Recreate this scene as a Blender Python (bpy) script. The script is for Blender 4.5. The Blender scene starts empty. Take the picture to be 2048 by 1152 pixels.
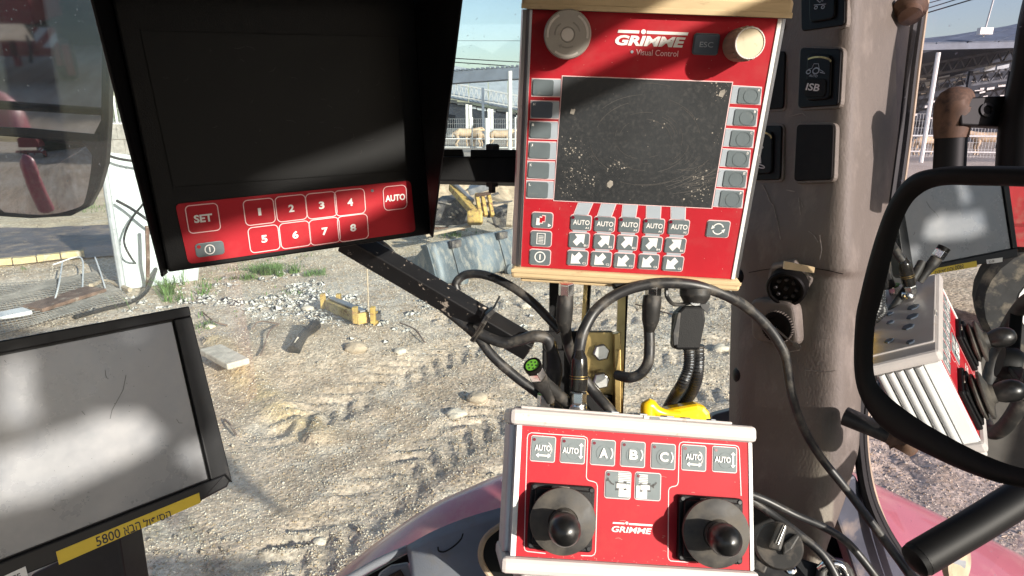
import bpy, bmesh, math, random
import numpy as np
from mathutils import Matrix, Vector
random.seed(5); rng = np.random.default_rng(5)
scene = bpy.context.scene
COL = scene.collection
# ------------------------------------------------------------------ camera, sky, sun, exposure
F = 1300.0; PITCH = math.radians(15); CAM = np.array([0, 0, 2.7])
cd = bpy.data.cameras.new('camera'); cam = bpy.data.objects.new('camera', cd); COL.objects.link(cam)
cam.location = CAM; cam.rotation_euler = (math.pi/2-PITCH, 0, 0)
cd.sensor_width = 36; cd.lens = 36*F/2048; cd.clip_start = .02; cd.clip_end = 2000
scene.camera = cam
EL, AZ = math.radians(19), math.radians(42)
SUN = np.array([math.cos(EL)*math.sin(AZ), -math.cos(EL)*math.cos(AZ), math.sin(EL)])
w = bpy.data.worlds.new('World'); scene.world = w; w.use_nodes = True
nt = w.node_tree; sk = nt.nodes.new('ShaderNodeTexSky'); sk.sky_type = 'NISHITA'; sk.sun_disc = False
sk.sun_elevation = EL; sk.sun_rotation = math.atan2(SUN[0], SUN[1]); sk.air_density = 1.0; sk.dust_density = 1.5; sk.ozone_density = 1.0
bg = nt.nodes['Background']; bg.inputs[1].default_value = 0.115
nt.links.new(sk.outputs[0], bg.inputs[0])
ld = bpy.data.lights.new('sun', 'SUN'); ld.energy = 4.6; ld.angle = math.radians(1.); ld.color = (1, .94, .84)
lo = bpy.data.objects.new('sun', ld); COL.objects.link(lo)
lo.rotation_euler = Vector(SUN).to_track_quat('Z', 'Y').to_euler()
vs = scene.view_settings; vs.view_transform = 'Standard'; vs.look = 'None'; vs.gamma = 1; vs.use_curve_mapping = False
vs.exposure = 0.8
scene.render.engine = 'CYCLES'; scene.cycles.transparent_max_bounces = 16
scene.cycles.max_bounces = 8
# ------------------------------------------------------------------ maths: points of the place, found along the camera's rays
RT = np.array([1., 0, 0]); FW = np.array([0, math.cos(PITCH), -math.sin(PITCH)]); UP = np.array([0, math.sin(PITCH), math.cos(PITCH)])
def A(*v): return np.array(v, float)
def nrm(v): v = np.asarray(v, float); return v/np.linalg.norm(v)
def ray(x, y): return RT*(x-1024)/F-UP*(y-576)/F+FW
def P(x, y, d): return CAM+ray(x, y)*d
def pix(Q): q = Q-CAM; z = q@FW; return np.array([1024+F*(q@RT)/z, 576-F*(q@UP)/z])
def G(x, y, z=0.): r = ray(x, y); return CAM+r*((z-CAM[2])/r[2])
def AY(x, y, Y): r = ray(x, y); return CAM+r*(Y/r[1])
def vn(x, y, seed=0):
    xi = np.floor(x).astype(np.int64); yi = np.floor(y).astype(np.int64); fx = x-xi; fy = y-yi
    fx = fx*fx*(3-2*fx); fy = fy*fy*(3-2*fy)
    def h(a, b):
        n = (a*374761393+b*668265263+seed*974711) & 0x7fffffff
        n = ((n ^ (n >> 13))*1274126177) & 0x7fffffff
        return ((n ^ (n >> 16)) & 0xffff)/65535.
    return (h(xi, yi)*(1-fx)+h(xi+1, yi)*fx)*(1-fy)+(h(xi, yi+1)*(1-fx)+h(xi+1, yi+1)*fx)*fy
def fbm(x, y, o=4, seed=0):
    s = 0; a = .5
    for i in range(o): s = s+a*vn(x*2**i, y*2**i, seed+i*7); a /= 2
    return s
def cr(pts, n=8):
    pts = [np.asarray(p, float) for p in pts]
    if len(pts) < 3: return pts
    q = [2*pts[0]-pts[1]]+pts+[2*pts[-1]-pts[-2]]; out = []
    for i in range(1, len(q)-2):
        for k in range(n):
            t = k/n; a, b, c, d = q[i-1:i+3]
            out.append(.5*((2*b)+(c-a)*t+(2*a-5*b+4*c-d)*t*t+(3*b-a-3*c+d)*t**3))
    out.append(pts[-1]); return out
# ------------------------------------------------------------------ materials
MATS = {}
def mat(name, col, rough=.5, metal=0., var=.15, scale=40., bump=0., bscale=None, dirt=None, dscale=30., dlo=.55, dhi=.7, spec=.5, coat=0., stretch=None):
    if name in MATS: return MATS[name]
    m = bpy.data.materials.new(name); m.use_nodes = True; MATS[name] = m
    t = m.node_tree; N = t.nodes; L = t.links; b = N['Principled BSDF']
    b.inputs['Roughness'].default_value = rough; b.inputs['Metallic'].default_value = metal
    b.inputs['Specular IOR Level'].default_value = spec; b.inputs['Coat Weight'].default_value = coat
    tc = N.new('ShaderNodeTexCoord'); src = tc.outputs['Object']
    if stretch:
        mp = N.new('ShaderNodeMapping'); mp.inputs['Scale'].default_value = stretch; L.new(src, mp.inputs[0]); src = mp.outputs[0]
    n1 = N.new('ShaderNodeTexNoise'); n1.inputs['Scale'].default_value = scale; n1.inputs['Detail'].default_value = 5; L.new(src, n1.inputs['Vector'])
    r = N.new('ShaderNodeValToRGB'); c = np.array(col)
    r.color_ramp.elements[0].position = .3; r.color_ramp.elements[1].position = .7
    r.color_ramp.elements[0].color = (*np.clip(c*(1-var), 0, 1), 1); r.color_ramp.elements[1].color = (*np.clip(c*(1+var), 0, 1), 1)
    L.new(n1.outputs[0], r.inputs[0]); out = r.outputs[0]
    if dirt is not None:
        n2 = N.new('ShaderNodeTexNoise'); n2.inputs['Scale'].default_value = dscale; n2.inputs['Detail'].default_value = 8; n2.inputs['Roughness'].default_value = .65; L.new(src, n2.inputs['Vector'])
        r2 = N.new('ShaderNodeValToRGB'); r2.color_ramp.elements[0].position = dlo; r2.color_ramp.elements[1].position = dhi
        L.new(n2.outputs[0], r2.inputs[0])
        mx = N.new('ShaderNodeMix'); mx.data_type = 'RGBA'; L.new(r2.outputs[0], mx.inputs[0]); L.new(out, mx.inputs[6]); mx.inputs[7].default_value = (*dirt, 1); out = mx.outputs[2]
        ma = N.new('ShaderNodeMapRange'); L.new(r2.outputs[0], ma.inputs[0]); ma.inputs[3].default_value = rough; ma.inputs[4].default_value = min(1, rough+.35); L.new(ma.outputs[0], b.inputs['Roughness'])
    L.new(out, b.inputs['Base Color'])
    if bump:
        n3 = N.new('ShaderNodeTexNoise'); n3.inputs['Scale'].default_value = bscale or scale*4; n3.inputs['Detail'].default_value = 4; L.new(src, n3.inputs['Vector'])
        bp = N.new('ShaderNodeBump'); bp.inputs['Strength'].default_value = bump; bp.inputs['Distance'].default_value = .002 if not bscale or bscale > 20 else .02
        L.new(n3.outputs[0], bp.inputs['Height']); L.new(bp.outputs[0], b.inputs['Normal'])
    return m
DUST = (.36, .30, .23)
M_red = mat('red_foil', (.37, .011, .020), .6, spec=.25, var=.10, scale=9, dirt=(.36, .055, .055), dscale=22, dlo=.5, dhi=.9, bump=.05, bscale=60)
M_beige = mat('beige_plastic', (.56, .42, .24), .5, var=.08, scale=30, dirt=(.30, .21, .12), dscale=50, dlo=.62, dhi=.75, stretch=(1, 6, 1))
M_white = mat('offwhite_plastic', (.50, .46, .44), .45, var=.06, scale=30, dirt=(.34, .26, .18), dscale=70, dlo=.63, dhi=.76)
M_alu = mat('aluminium', (.62, .62, .62), .32, 1., var=.08, scale=20, dirt=(.4, .36, .3), dscale=60, dlo=.62, dhi=.8, stretch=(1, 1, .2))
M_anod = mat('bare_aluminium', (.58, .58, .57), .38, .25, var=.08, scale=20, dirt=(.4, .36, .3), dscale=60, dlo=.62, dhi=.8, stretch=(1, 1, .2))
M_alupaint = mat('grey_painted_metal', (.30, .31, .33), .4, .3, var=.08)
M_keydark = mat('dark_grey_key', (.115, .14, .15), .42, var=.08, scale=60, dirt=(.22, .22, .2), dscale=90, dlo=.6, dhi=.85)
M_keynavy = mat('slate_key', (.07, .09, .12), .42, var=.08)
M_strip = mat('light_grey_strip', (.33, .37, .41), .45, var=.06)
M_keylight = mat('light_grey_key', (.175, .20, .205), .8, spec=.2, var=.05, scale=50, dirt=(.28, .27, .25), dscale=80, dlo=.62, dhi=.85)
M_print = mat('white_print', (.74, .72, .69), .7, spec=.2, var=.03)
M_line = mat('pale_line', (.75, .50, .50), .5, var=.04)
M_inkblack = mat('black_print', (.02, .02, .02), .5, var=.1)
M_led = mat('dark_red_led', (.13, .008, .02), .25, var=.1)
M_screenD = mat('dusty_screen', (.033, .035, .037), .32, var=.3, scale=9, dirt=(.055, .053, .051), dscale=240, dlo=.5, dhi=.8)
M_mud = mat('dried_mud', (.27, .245, .21), .9, var=.3, scale=200)
M_screenM = mat('black_screen', (.006, .0065, .007), .42, var=.2, scale=9, dirt=(.016, .0155, .015), dscale=5, dlo=.4, dhi=.8, spec=.2)
M_blackpl = mat('black_plastic', (.004, .004, .0045), .55, var=.2, scale=40, bump=.15, bscale=900, spec=.25)
M_hood = mat('black_sheet_metal', (.003, .003, .0035), .5, var=.2, scale=25, spec=.18, dirt=(.007, .006, .005), dscale=15, dlo=.5, dhi=.8)
M_bezel = mat('bezel_plastic', (.007, .0075, .009), .42, var=.15, scale=30, spec=.35, dirt=(.025, .023, .021), dscale=40, dlo=.55, dhi=.85)
M_rubber = mat('black_rubber', (.018, .017, .016), .55, var=.25, scale=60, dirt=(.10, .085, .07), dscale=50, dlo=.5, dhi=.75)
M_gaiter = mat('dusty_rubber_disc', (.028, .026, .024), .55, var=.3, scale=70, dirt=(.11, .095, .075), dscale=28, dlo=.42, dhi=.75)
M_ball = mat('black_ball', (.007, .007, .007), .33, var=.15, scale=60, dirt=(.035, .03, .027), dscale=40, dlo=.5, dhi=.7)
M_cable = mat('black_cable', (.018, .018, .019), .42, var=.3, scale=60, dirt=(.12, .105, .085), dscale=45, dlo=.50, dhi=.78)
M_nickel = mat('nickel', (.72, .72, .70), .2, 1., var=.08, dirt=(.3, .25, .2), dscale=200, dlo=.6, dhi=.7)
M_zinc = mat('yellow_zinc', (.42, .30, .12), .33, .9, var=.35, scale=25, dirt=(.12, .09, .05), dscale=40, dlo=.55, dhi=.7)
M_bolt = mat('bolt_steel', (.55, .55, .52), .3, 1., var=.15, scale=120)
M_armpaint = mat('scratched_black_paint', (.012, .012, .013), .34, var=.2, scale=30, dirt=(.40, .34, .28), dscale=75, dlo=.62, dhi=.65)
M_yellow = mat('yellow_plastic', (.80, .50, .01), .3, var=.06, scale=30, dirt=(.55, .33, .03), dscale=60, dlo=.6, dhi=.8)
M_tape = mat('yellow_tape', (.62, .45, .02), .35, var=.05)
M_green = mat('green_insert', (.14, .40, .04), .5, var=.05)
M_pillar = mat('brown_grey_trim', (.142, .123, .100), .62, var=.08, scale=30, bump=.35, bscale=350, dirt=(.27, .24, .205), dscale=26, dlo=.52, dhi=.80, stretch=(1, 1, .5))
M_switch = mat('switch_black', (.005, .0047, .0045), .45, var=.2, scale=60, spec=.12)
M_switchfill = mat('switch_blank', (.012, .0105, .0095), .6, var=.1, spec=.1, scale=60, bump=.2, bscale=900)
M_dash = mat('grey_dash', (.19, .205, .23), .5, var=.08, scale=30, bump=.15, bscale=500, dirt=(.22, .2, .17), dscale=20, dlo=.55, dhi=.8)
M_greyplate = mat('slate_grey_plate', (.07, .08, .10), .4, var=.2, scale=20, dirt=(.25, .21, .17), dscale=12, dlo=.55, dhi=.7)
M_seal = mat('black_seal', (.003, .003, .003), .55, var=.2, spec=.25)
M_sealtan = mat('tan_seal_edge', (.40, .31, .21), .6, var=.2, scale=50)
M_rust = mat('rusty_steel', (.13, .07, .04), .65, var=.5, scale=30, dirt=(.05, .035, .03), dscale=30, dlo=.45, dhi=.6)
M_fender = mat('dusty_red_paint', (.50, .14, .17), .36, var=.08, scale=6, coat=.6, dirt=(.58, .32, .28), dscale=9, dlo=.50, dhi=.75)
M_redmach = mat('machine_red', (.30, .025, .03), .4, var=.2, scale=5, dirt=(.25, .1, .07), dscale=8, dlo=.5, dhi=.75)
M_steel = mat('weathered_steel', (.30, .30, .31), .5, .5, var=.25, scale=8)
M_bucket = mat('bucket_blue_grey', (.13, .16, .18), .5, .2, var=.45, scale=3, bump=.4, bscale=24, dirt=(.36, .34, .29), dscale=10, dlo=.48, dhi=.70, stretch=(1, 1, .35))
M_yelpaint = mat('worn_yellow_paint', (.52, .36, .10), .55, var=.25, scale=8, dirt=(.28, .15, .07), dscale=14, dlo=.52, dhi=.6)
M_wood = mat('weathered_wood', (.45, .37, .27), .8, var=.3, scale=8, stretch=(1, 1, 8))
M_wooddark = mat('brown_board', (.17, .11, .08), .8, var=.4, scale=8, dirt=(.45, .4, .33), dscale=6, dlo=.58, dhi=.66)
M_scrap = mat('dark_scrap', (.075, .07, .07), .7, var=.5, scale=6, dirt=(.25, .22, .18), dscale=8, dlo=.5, dhi=.65)
M_sheet = mat('white_sheet_metal', (.60, .66, .65), .4, var=.05, scale=3, dirt=(.45, .43, .38), dscale=5, dlo=.6, dhi=.8)
M_galv = mat('galvanised', (.42, .44, .45), .5, .2, var=.15, scale=6)
M_truss = mat('dark_truss', (.07, .08, .10), .7, var=.4, scale=2)
M_whitepaint = mat('white_painted_steel', (.72, .72, .70), .5, var=.1, scale=6)
M_block = mat('concrete_block', (.36, .34, .31), .85, var=.25, scale=5)
M_shedroof = mat('shed_roof_metal', (.10, .125, .165), .6, var=.25, scale=1)
M_sheddark = mat('shed_painted_shade', (.016, .022, .034), .8, var=.4, scale=.6)  # near-black colour painted as the shade inside the open sheds
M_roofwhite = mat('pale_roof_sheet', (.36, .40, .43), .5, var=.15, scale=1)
M_cow = mat('tan_hide', (.48, .36, .24), .8, var=.3, scale=2)
M_grass = mat('grass_blades', (.11, .20, .05), .6, var=.45, scale=3)
M_stone = mat('pale_stone', (.54, .48, .39), .8, var=.3, scale=12)
M_liner = mat('cab_liner', (.10, .09, .08), .8, var=.1)
M_seat = mat('seat_fabric', (.05, .05, .055), .9, var=.2)
M_tyre = mat('tyre_rubber', (.03, .03, .03), .8, var=.3, scale=10, dirt=(.2, .17, .13), dscale=6, dlo=.5, dhi=.7)
M_mirrorglass = bpy.data.materials.new('mirror_glass'); M_mirrorglass.use_nodes = True; M_wingglass = bpy.data.materials.new('darkened_mirror_glass'); M_wingglass.use_nodes = True; b_ = M_wingglass.node_tree.nodes['Principled BSDF']; b_.inputs['Metallic'].default_value = 1; b_.inputs['Roughness'].default_value = .03; b_.inputs['Base Color'].default_value = (.36, .35, .38, 1)  # wing glass colour darkened to stand in for shade in the reflected yard
b_ = M_mirrorglass.node_tree.nodes['Principled BSDF']; b_.inputs['Metallic'].default_value = 1; b_.inputs['Roughness'].default_value = .006; b_.inputs['Base Color'].default_value = (.80, .82, .83, 1)
def glassmat(name, tint, dust, dustcol, dscale=7., spec=.05):
    m = bpy.data.materials.new(name); m.use_nodes = True; t = m.node_tree; N = t.nodes; L = t.links
    for n in list(N): N.remove(n)
    o = N.new('ShaderNodeOutputMaterial'); tr = N.new('ShaderNodeBsdfTransparent'); tr.inputs[0].default_value = (*tint, 1)
    df = N.new('ShaderNodeBsdfDiffuse'); df.inputs[0].default_value = (*dustcol, 1)
    tl = N.new('ShaderNodeBsdfTranslucent'); tl.inputs[0].default_value = (*dustcol, 1)
    ad = N.new('ShaderNodeMixShader'); ad.inputs[0].default_value = .5; L.new(df.outputs[0], ad.inputs[1]); L.new(tl.outputs[0], ad.inputs[2])
    gl = N.new('ShaderNodeBsdfGlossy'); gl.inputs['Roughness'].default_value = .02
    tc = N.new('ShaderNodeTexCoord'); n1 = N.new('ShaderNodeTexNoise'); n1.inputs['Scale'].default_value = dscale; n1.inputs['Detail'].default_value = 9; n1.inputs['Roughness'].default_value = .7
    L.new(tc.outputs['Object'], n1.inputs['Vector']); mr = N.new('ShaderNodeMapRange'); L.new(n1.outputs[0], mr.inputs[0])
    mr.inputs[1].default_value = .35; mr.inputs[2].default_value = .75; mr.inputs[3].default_value = dust*.5; mr.inputs[4].default_value = dust*1.8
    n2 = N.new('ShaderNodeTexNoise'); n2.inputs['Scale'].default_value = 130; n2.inputs['Detail'].default_value = 2; L.new(tc.outputs['Object'], n2.inputs['Vector'])
    m2 = N.new('ShaderNodeMapRange'); L.new(n2.outputs[0], m2.inputs[0]); m2.inputs[1].default_value = .69; m2.inputs[2].default_value = .76; m2.inputs[4].default_value = .35
    sm = N.new('ShaderNodeMath'); sm.operation = 'ADD'; L.new(mr.outputs[0], sm.inputs[0]); L.new(m2.outputs[0], sm.inputs[1])
    x1 = N.new('ShaderNodeMixShader'); L.new(sm.outputs[0], x1.inputs[0]); L.new(tr.outputs[0], x1.inputs[1]); L.new(ad.outputs[0], x1.inputs[2])
    x2 = N.new('ShaderNodeMixShader'); x2.inputs[0].default_value = spec; L.new(x1.outputs[0], x2.inputs[1]); L.new(gl.outputs[0], x2.inputs[2])
    L.new(x2.outputs[0], o.inputs[0]); return m
M_front = glassmat('windscreen_glass', (.95, .99, .99), .05, (.66, .68, .66))
M_side = glassmat('tinted_door_glass', (.82, .76, .85), .03, (.50, .48, .60))
# ------------------------------------------------------------------ objects
MW = {}
def tag(o, label=None, cat=None, group=None, kind=None):
    if label: o['label'] = label
    if cat: o['category'] = cat
    if group: o['group'] = group
    if kind: o['kind'] = kind
    return o
def thing(name, loc, label, cat, group=None, frame=None):
    o = bpy.data.objects.new(name, None); o.empty_display_size = .05; COL.objects.link(o)
    M = Matrix.Translation(Vector(loc))
    if frame is not None:
        R = Matrix((Vector(frame[0]), Vector(frame[1]), Vector(frame[2]))).transposed().to_4x4(); M = M @ R
    o.matrix_world = M; MW[o.name] = M
    return tag(o, label, cat, group)
class B:
    def __init__(s): s.V = []; s.F = []
    def add(s, V, Fc):
        k = len(s.V); s.V += [tuple(map(float, v)) for v in V]; s.F += [tuple(i+k for i in f) for f in Fc]; return s
    def prism(s, poly, d):
        n = len(poly); poly = [np.asarray(p, float) for p in poly]; d = np.asarray(d, float)
        V = poly+[p+d for p in poly]
        Fc = [tuple(range(n))[::-1], tuple(range(n, 2*n))]+[(i, (i+1) % n, n+(i+1) % n, n+i) for i in range(n)]
        return s.add(V, Fc)
    def box(s, O, X, Y, Z):
        O, X, Y, Z = map(lambda a: np.asarray(a, float), (O, X, Y, Z)); return s.prism([O, O+X, O+X+Y, O+Y], Z)
    def bar(s, a, b, w, h, up=(0, 0, 1)):
        a = np.asarray(a, float); b = np.asarray(b, float); d = nrm(b-a); x = np.cross(d, up)
        if np.linalg.norm(x) < 1e-4: x = A(1, 0, 0)
        x = nrm(x); y = nrm(np.cross(x, d)); return s.box(a-x*w/2-y*h/2, x*w, y*h, b-a)
    def tube(s, pts, r, n=10, sm=0, ends=True):
        if sm:
            m = len(pts); pts = cr(pts, sm)
            if hasattr(r, '__len__'):
                r = [np.interp(i/(len(pts)-1)*(m-1), range(m), r) for i in range(len(pts))]
        pts = [np.asarray(p, float) for p in pts]; m = len(pts)
        rr = r if hasattr(r, '__len__') else [r]*m
        t0 = nrm(pts[1]-pts[0]); x = np.cross(t0, A(.31, .2, .93)); x = nrm(x); V = []; Fc = []
        for i in range(m):
            t = nrm(pts[min(i+1, m-1)]-pts[max(i-1, 0)]); x = nrm(x-t*(x@t)); y = np.cross(t, x)
            for k in range(n):
                a = 2*math.pi*k/n; V.append(pts[i]+(x*math.cos(a)+y*math.sin(a))*rr[i])
        for i in range(m-1):
            for k in range(n): Fc.append((i*n+k, i*n+(k+1) % n, (i+1)*n+(k+1) % n, (i+1)*n+k))
        if ends: Fc += [tuple(range(n))[::-1], tuple(range((m-1)*n, m*n))]
        return s.add(V, Fc)
    def lathe(s, O, ax, prof, n=28, sq=None):
        ax = nrm(ax); pts = [np.asarray(O)+ax*h for r, h in prof]
        x = nrm(np.cross(ax, A(.3, .2, .9) if sq is None else sq)); y = np.cross(ax, x); V = []; Fc = []; m = len(prof)
        for i, (r, h) in enumerate(prof):
            for k in range(n):
                a = 2*math.pi*(k+.5)/n; V.append(pts[i]+(x*math.cos(a)+y*math.sin(a))*max(r, 1e-5))
        for i in range(m-1):
            for k in range(n): Fc.append((i*n+k, i*n+(k+1) % n, (i+1)*n+(k+1) % n, (i+1)*n+k))
        Fc += [tuple(range(n))[::-1], tuple(range((m-1)*n, m*n))]
        return s.add(V, Fc)
    def grid(s, rows):
        n = len(rows[0]); V = [p for r in rows for p in r]
        return s.add(V, [(i*n+k, i*n+k+1, (i+1)*n+k+1, (i+1)*n+k) for i in range(len(rows)-1) for k in range(n-1)])
    def build(s, name, m, parent=None, smooth=False, bevel=0, recalc=True, seg=2, solid=0, sub=0):
        me = bpy.data.meshes.new(name)
        V = np.array(s.V)
        if parent is None: M = Matrix.Translation(Vector(V.mean(0)))
        else: M = MW[parent.name]
        Mi = np.array(M.inverted()); V = V@Mi[:3, :3].T+Mi[:3, 3]
        me.from_pydata(V.tolist(), [], s.F)
        if recalc:
            bm = bmesh.new(); bm.from_mesh(me); bmesh.ops.recalc_face_normals(bm, faces=bm.faces); bm.to_mesh(me); bm.free()
        if isinstance(m, (list, tuple)):
            for q in m: me.materials.append(q)
        else: me.materials.append(m)
        o = bpy.data.objects.new(name, me); COL.objects.link(o)
        if parent is not None: o.parent = parent
        else: o.matrix_world = M
        MW[o.name] = M
        if smooth:
            for p in me.polygons: p.use_smooth = True
            if smooth != 'all': me.set_sharp_from_angle(angle=math.radians(42))
        if solid:
            q = o.modifiers.new('solid', 'SOLIDIFY'); q.thickness = solid; q.offset = 0
        if bevel:
            q = o.modifiers.new('bevel', 'BEVEL'); q.width = bevel; q.segments = seg; q.limit_method = 'ANGLE'; q.angle_limit = math.radians(40); q.harden_normals = False
        if sub:
            q = o.modifiers.new('sub', 'SUBSURF'); q.levels = sub; q.render_levels = sub
        return o
def rrect(u, v, w, h, r, n=5):
    out = []
    for cx, cy, a0 in ((u+w/2-r, v+h/2-r, 0), (u-w/2+r, v+h/2-r, 90), (u-w/2+r, v-h/2+r, 180), (u+w/2-r, v-h/2+r, 270)):
        for k in range(n+1):
            a = math.radians(a0+90*k/n); out.append((cx+r*math.cos(a), cy+r*math.sin(a)))
    return out
class Plane:
    def __init__(s, O, ex, n):
        s.O = np.asarray(O, float); s.n = nrm(n); s.ex = nrm(np.asarray(ex)-s.n*(np.asarray(ex)@s.n)); s.ey = np.cross(s.n, s.ex)
    def hit(s, x, y, h=0.):
        r = ray(x, y); O = s.O+s.n*h; return CAM+r*(((O-CAM)@s.n)/(r@s.n))
    def uv(s, x, y): q = s.hit(x, y)-s.O; return q@s.ex, q@s.ey
    def w(s, u, v, h=0.): return s.O+s.ex*u+s.ey*v+s.n*h
    def sc(s, x, y):
        Q = s.hit(x, y); p = pix(Q); return .001/np.linalg.norm(pix(Q+s.ex*.001)-p), .001/np.linalg.norm(pix(Q+s.ey*.001)-p)
    def frame(s): return (s.ex, s.ey, s.n)
    def plate(s, b, poly, h0, h1): return b.prism([s.w(u, v, h0) for u, v in poly], s.n*(h1-h0))
    def pp(s, b, pxpoly, h0, h1): return s.plate(b, [s.uv(*q) for q in pxpoly], h0, h1)
    def rr(s, b, x, y, wp, hp, rp, h0, h1, grow=0.):
        su, sv = s.sc(x, y); u, v = s.uv(x, y); return s.plate(b, rrect(u, v, wp*su+2*grow, hp*sv+2*grow, rp*su+grow), h0, h1)
    def shape(s, b, x, y, pts, h0, h1, k=1.):      # pts in photo-pixel units about (x, y), y up
        su, sv = s.sc(x, y); u, v = s.uv(x, y); return s.plate(b, [(u+a*su*k, v+c*sv*k) for a, c in pts], h0, h1)
    def stroke(s, b, uvs, wd, h0, h1, closed=False):
        n = len(uvs); Q = [np.array(q) for q in uvs]; Lf = []; Rt = []
        for i in range(n):
            a = Q[i-1] if (i or closed) else Q[i]; c = Q[(i+1) % n] if (i < n-1 or closed) else Q[i]
            d = nrm(c-a); m = A(-d[1], d[0])*wd/2; Lf.append(Q[i]+m); Rt.append(Q[i]-m)
        for i in range(n if closed else n-1):
            j = (i+1) % n; s.plate(b, [Lf[i], Rt[i], Rt[j], Lf[j]], h0, h1)
        return b
    def ring(s, b, x, y, rx, ry, wd, h0, h1, a0=0, a1=360, n=28):
        su, sv = s.sc(x, y); u, v = s.uv(x, y); k = max(3, int(n*(a1-a0)/360))
        pts = [(u+rx*su*math.cos(math.radians(a0+(a1-a0)*i/k)), v+ry*sv*math.sin(math.radians(a0+(a1-a0)*i/k))) for i in range(k+1)]
        return s.stroke(b, pts if a1-a0 < 360 else pts[:-1], wd*su, h0, h1, a1-a0 >= 360)
    def text(s, txt, x, y, wpx, hpx, h, name, m, parent, bold=0., shear=0., ht=.0003, rot=0., fit=True):
        cu = bpy.data.curves.new('t', 'FONT'); cu.body = txt; cu.size = 1; cu.offset = bold; cu.shear = shear; cu.resolution_u = 3
        ob = bpy.data.objects.new('t', cu); me = bpy.data.meshes.new_from_object(ob)
        n = len(me.vertices); co = np.empty(n*3); me.vertices.foreach_get('co', co); co = co.reshape(-1, 3)
        fs = [tuple(p.vertices) for p in me.polygons]; bpy.data.objects.remove(ob); bpy.data.curves.remove(cu); bpy.data.meshes.remove(me)
        lo, hi = co.min(0), co.max(0); su, sv = s.sc(x, y); u, v = s.uv(x, y)
        X = (co[:, 0]-(lo[0]+hi[0])/2)/(hi[0]-lo[0])*wpx*su; Y = (co[:, 1]-(lo[1]+hi[1])/2)/(hi[1]-lo[1])*hpx*sv
        c, sn = math.cos(rot), math.sin(rot); b = B()
        b.add([s.w(u+p*c-q*sn, v+p*sn+q*c, h+ht) for p, q in zip(X, Y)], fs)
        return b.build(name, m, parent, recalc=False)
def solve(q, D):
    r = [np.array([(x-1024)/F, -(y-576)/F, -1.]) for x, y in q]
    d = np.linalg.svd(np.array([r[0], -r[1], r[2], -r[3]]).T)[2][-1]; d = d/d.mean()*D
    Q = [CAM+ray(*a)*c for a, c in zip(q, d)]; U = Q[1]-Q[0]; V = Q[3]-Q[0]
    p = Plane(Q[0], U, np.cross(V, U)); return p
# ================================================================== GROUND
GX = np.concatenate([-9-np.cumsum(.05*1.06**np.arange(110))[::-1], np.arange(-9, 9, .045), 9+np.cumsum(.05*1.06**np.arange(110))])
GYs = [2.6]
while GYs[-1] < 18: GYs.append(GYs[-1]+.035+.0016*max(0, GYs[-1]-4)**1.3)
while GYs[-1] < 420: GYs.append(GYs[-1]+(GYs[-1]-17.4)*.05+.12)
back = 2.6-np.cumsum(.25*1.06**np.arange(62)); GY = np.array(list(back[::-1])+GYs)
TR = [[G(520, 1180), G(760, 985), G(930, 860), G(1130, 760), G(1420, 690), G(1700, 640)],
      [G(700, 1250), G(1000, 1010), G(1220, 850), G(1480, 760), G(1700, 720)],
      [G(560, 860), G(760, 770), G(960, 690), G(1200, 640), G(1500, 590)],
      [G(880, 640), G(1000, 600), G(1200, 575), G(1500, 540)],
      [G(1700, 1150), G(1760, 940), G(1850, 780), G(2000, 640)]]
TR = [[p[:2] for p in cr(t, 10)] for t in TR]
BANK = [p[:2] for p in cr([G(415, 700), G(470, 770), G(535, 825), G(600, 872)], 8)]
def pdist(x, y, line):
    best = np.full(x.shape, 1e9); al = np.zeros(x.shape); acc = 0
    for a, b in zip(line[:-1], line[1:]):
        d = b-a; L = np.linalg.norm(d); t = np.clip(((x-a[0])*d[0]+(y-a[1])*d[1])/L**2, 0, 1)
        px, py = a[0]+d[0]*t, a[1]+d[1]*t; sg = np.sign((x-a[0])*d[1]-(y-a[1])*d[0])
        D = np.hypot(x-px, y-py); m = D < np.abs(best); best = np.where(m, D*np.where(sg == 0, 1, sg), best); al = np.where(m, acc+t*L, al); acc += L
    return best, al
def height(x, y):
    x = np.asarray(x, float); y = np.asarray(y, float)
    near = np.clip(1-(np.hypot(x, y-6)-16)/25, 0, 1)
    z = (fbm(x*.35, y*.35, 3, 3)-.45)*.16*near
    rough = np.clip(fbm(x*.5+3, y*.5, 2, 11)*2.2-.4, .25, 1)
    z = z+((fbm(x*2.2, y*2.2, 3, 5)-.44)*.045+(fbm(x*9, y*9, 3, 9)-.44)*.036*rough+(fbm(x*1.1+9, y*1.1, 2, 19)-.4)*.05)*near
    for i, t in enumerate(TR):
        d, al = pdist(x, y, t); wv = np.clip(1-np.abs(d)/.32, 0, 1)
        lug = np.clip(np.sin((al+np.abs(d)*.9+.25*fbm(x*2, y*2, 2, 60+i))*2*math.pi/.24)*1.6, -1, 1)*np.clip(fbm(x*3, y*3, 2, 50+i)*4-.9, .15, 1)
        z = z+np.clip(wv*3, 0, 1)*(-.018+.022*lug)+.008*np.exp(-((np.abs(d)-.40)/.09)**2)
    d, al = pdist(x, y, BANK); z = z+.07*np.exp(-(np.abs(d+.15)/.13)**2)
    # low heap beside the machine frame
    c = G(640, 700); z = z+.18*np.exp(-(((x-c[0])/1.1)**2+((y-c[1])/.9)**2))
    z = z+np.clip((y-55)/200, 0, 1)*0
    return z
def hz(p): return float(height(np.array([p[0]]), np.array([p[1]]))[0])
def GG(x, y, dz=0.):
    p = G(x, y)
    for _ in range(6): p = G(x, y, hz(p))
    p[2] += dz; return p
XX, YY = np.meshgrid(GX, GY); ZZ = height(XX, YY)
ny, nx = XX.shape
me = bpy.data.meshes.new('ground'); V = np.stack([XX, YY, ZZ], -1).reshape(-1, 3)
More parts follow.
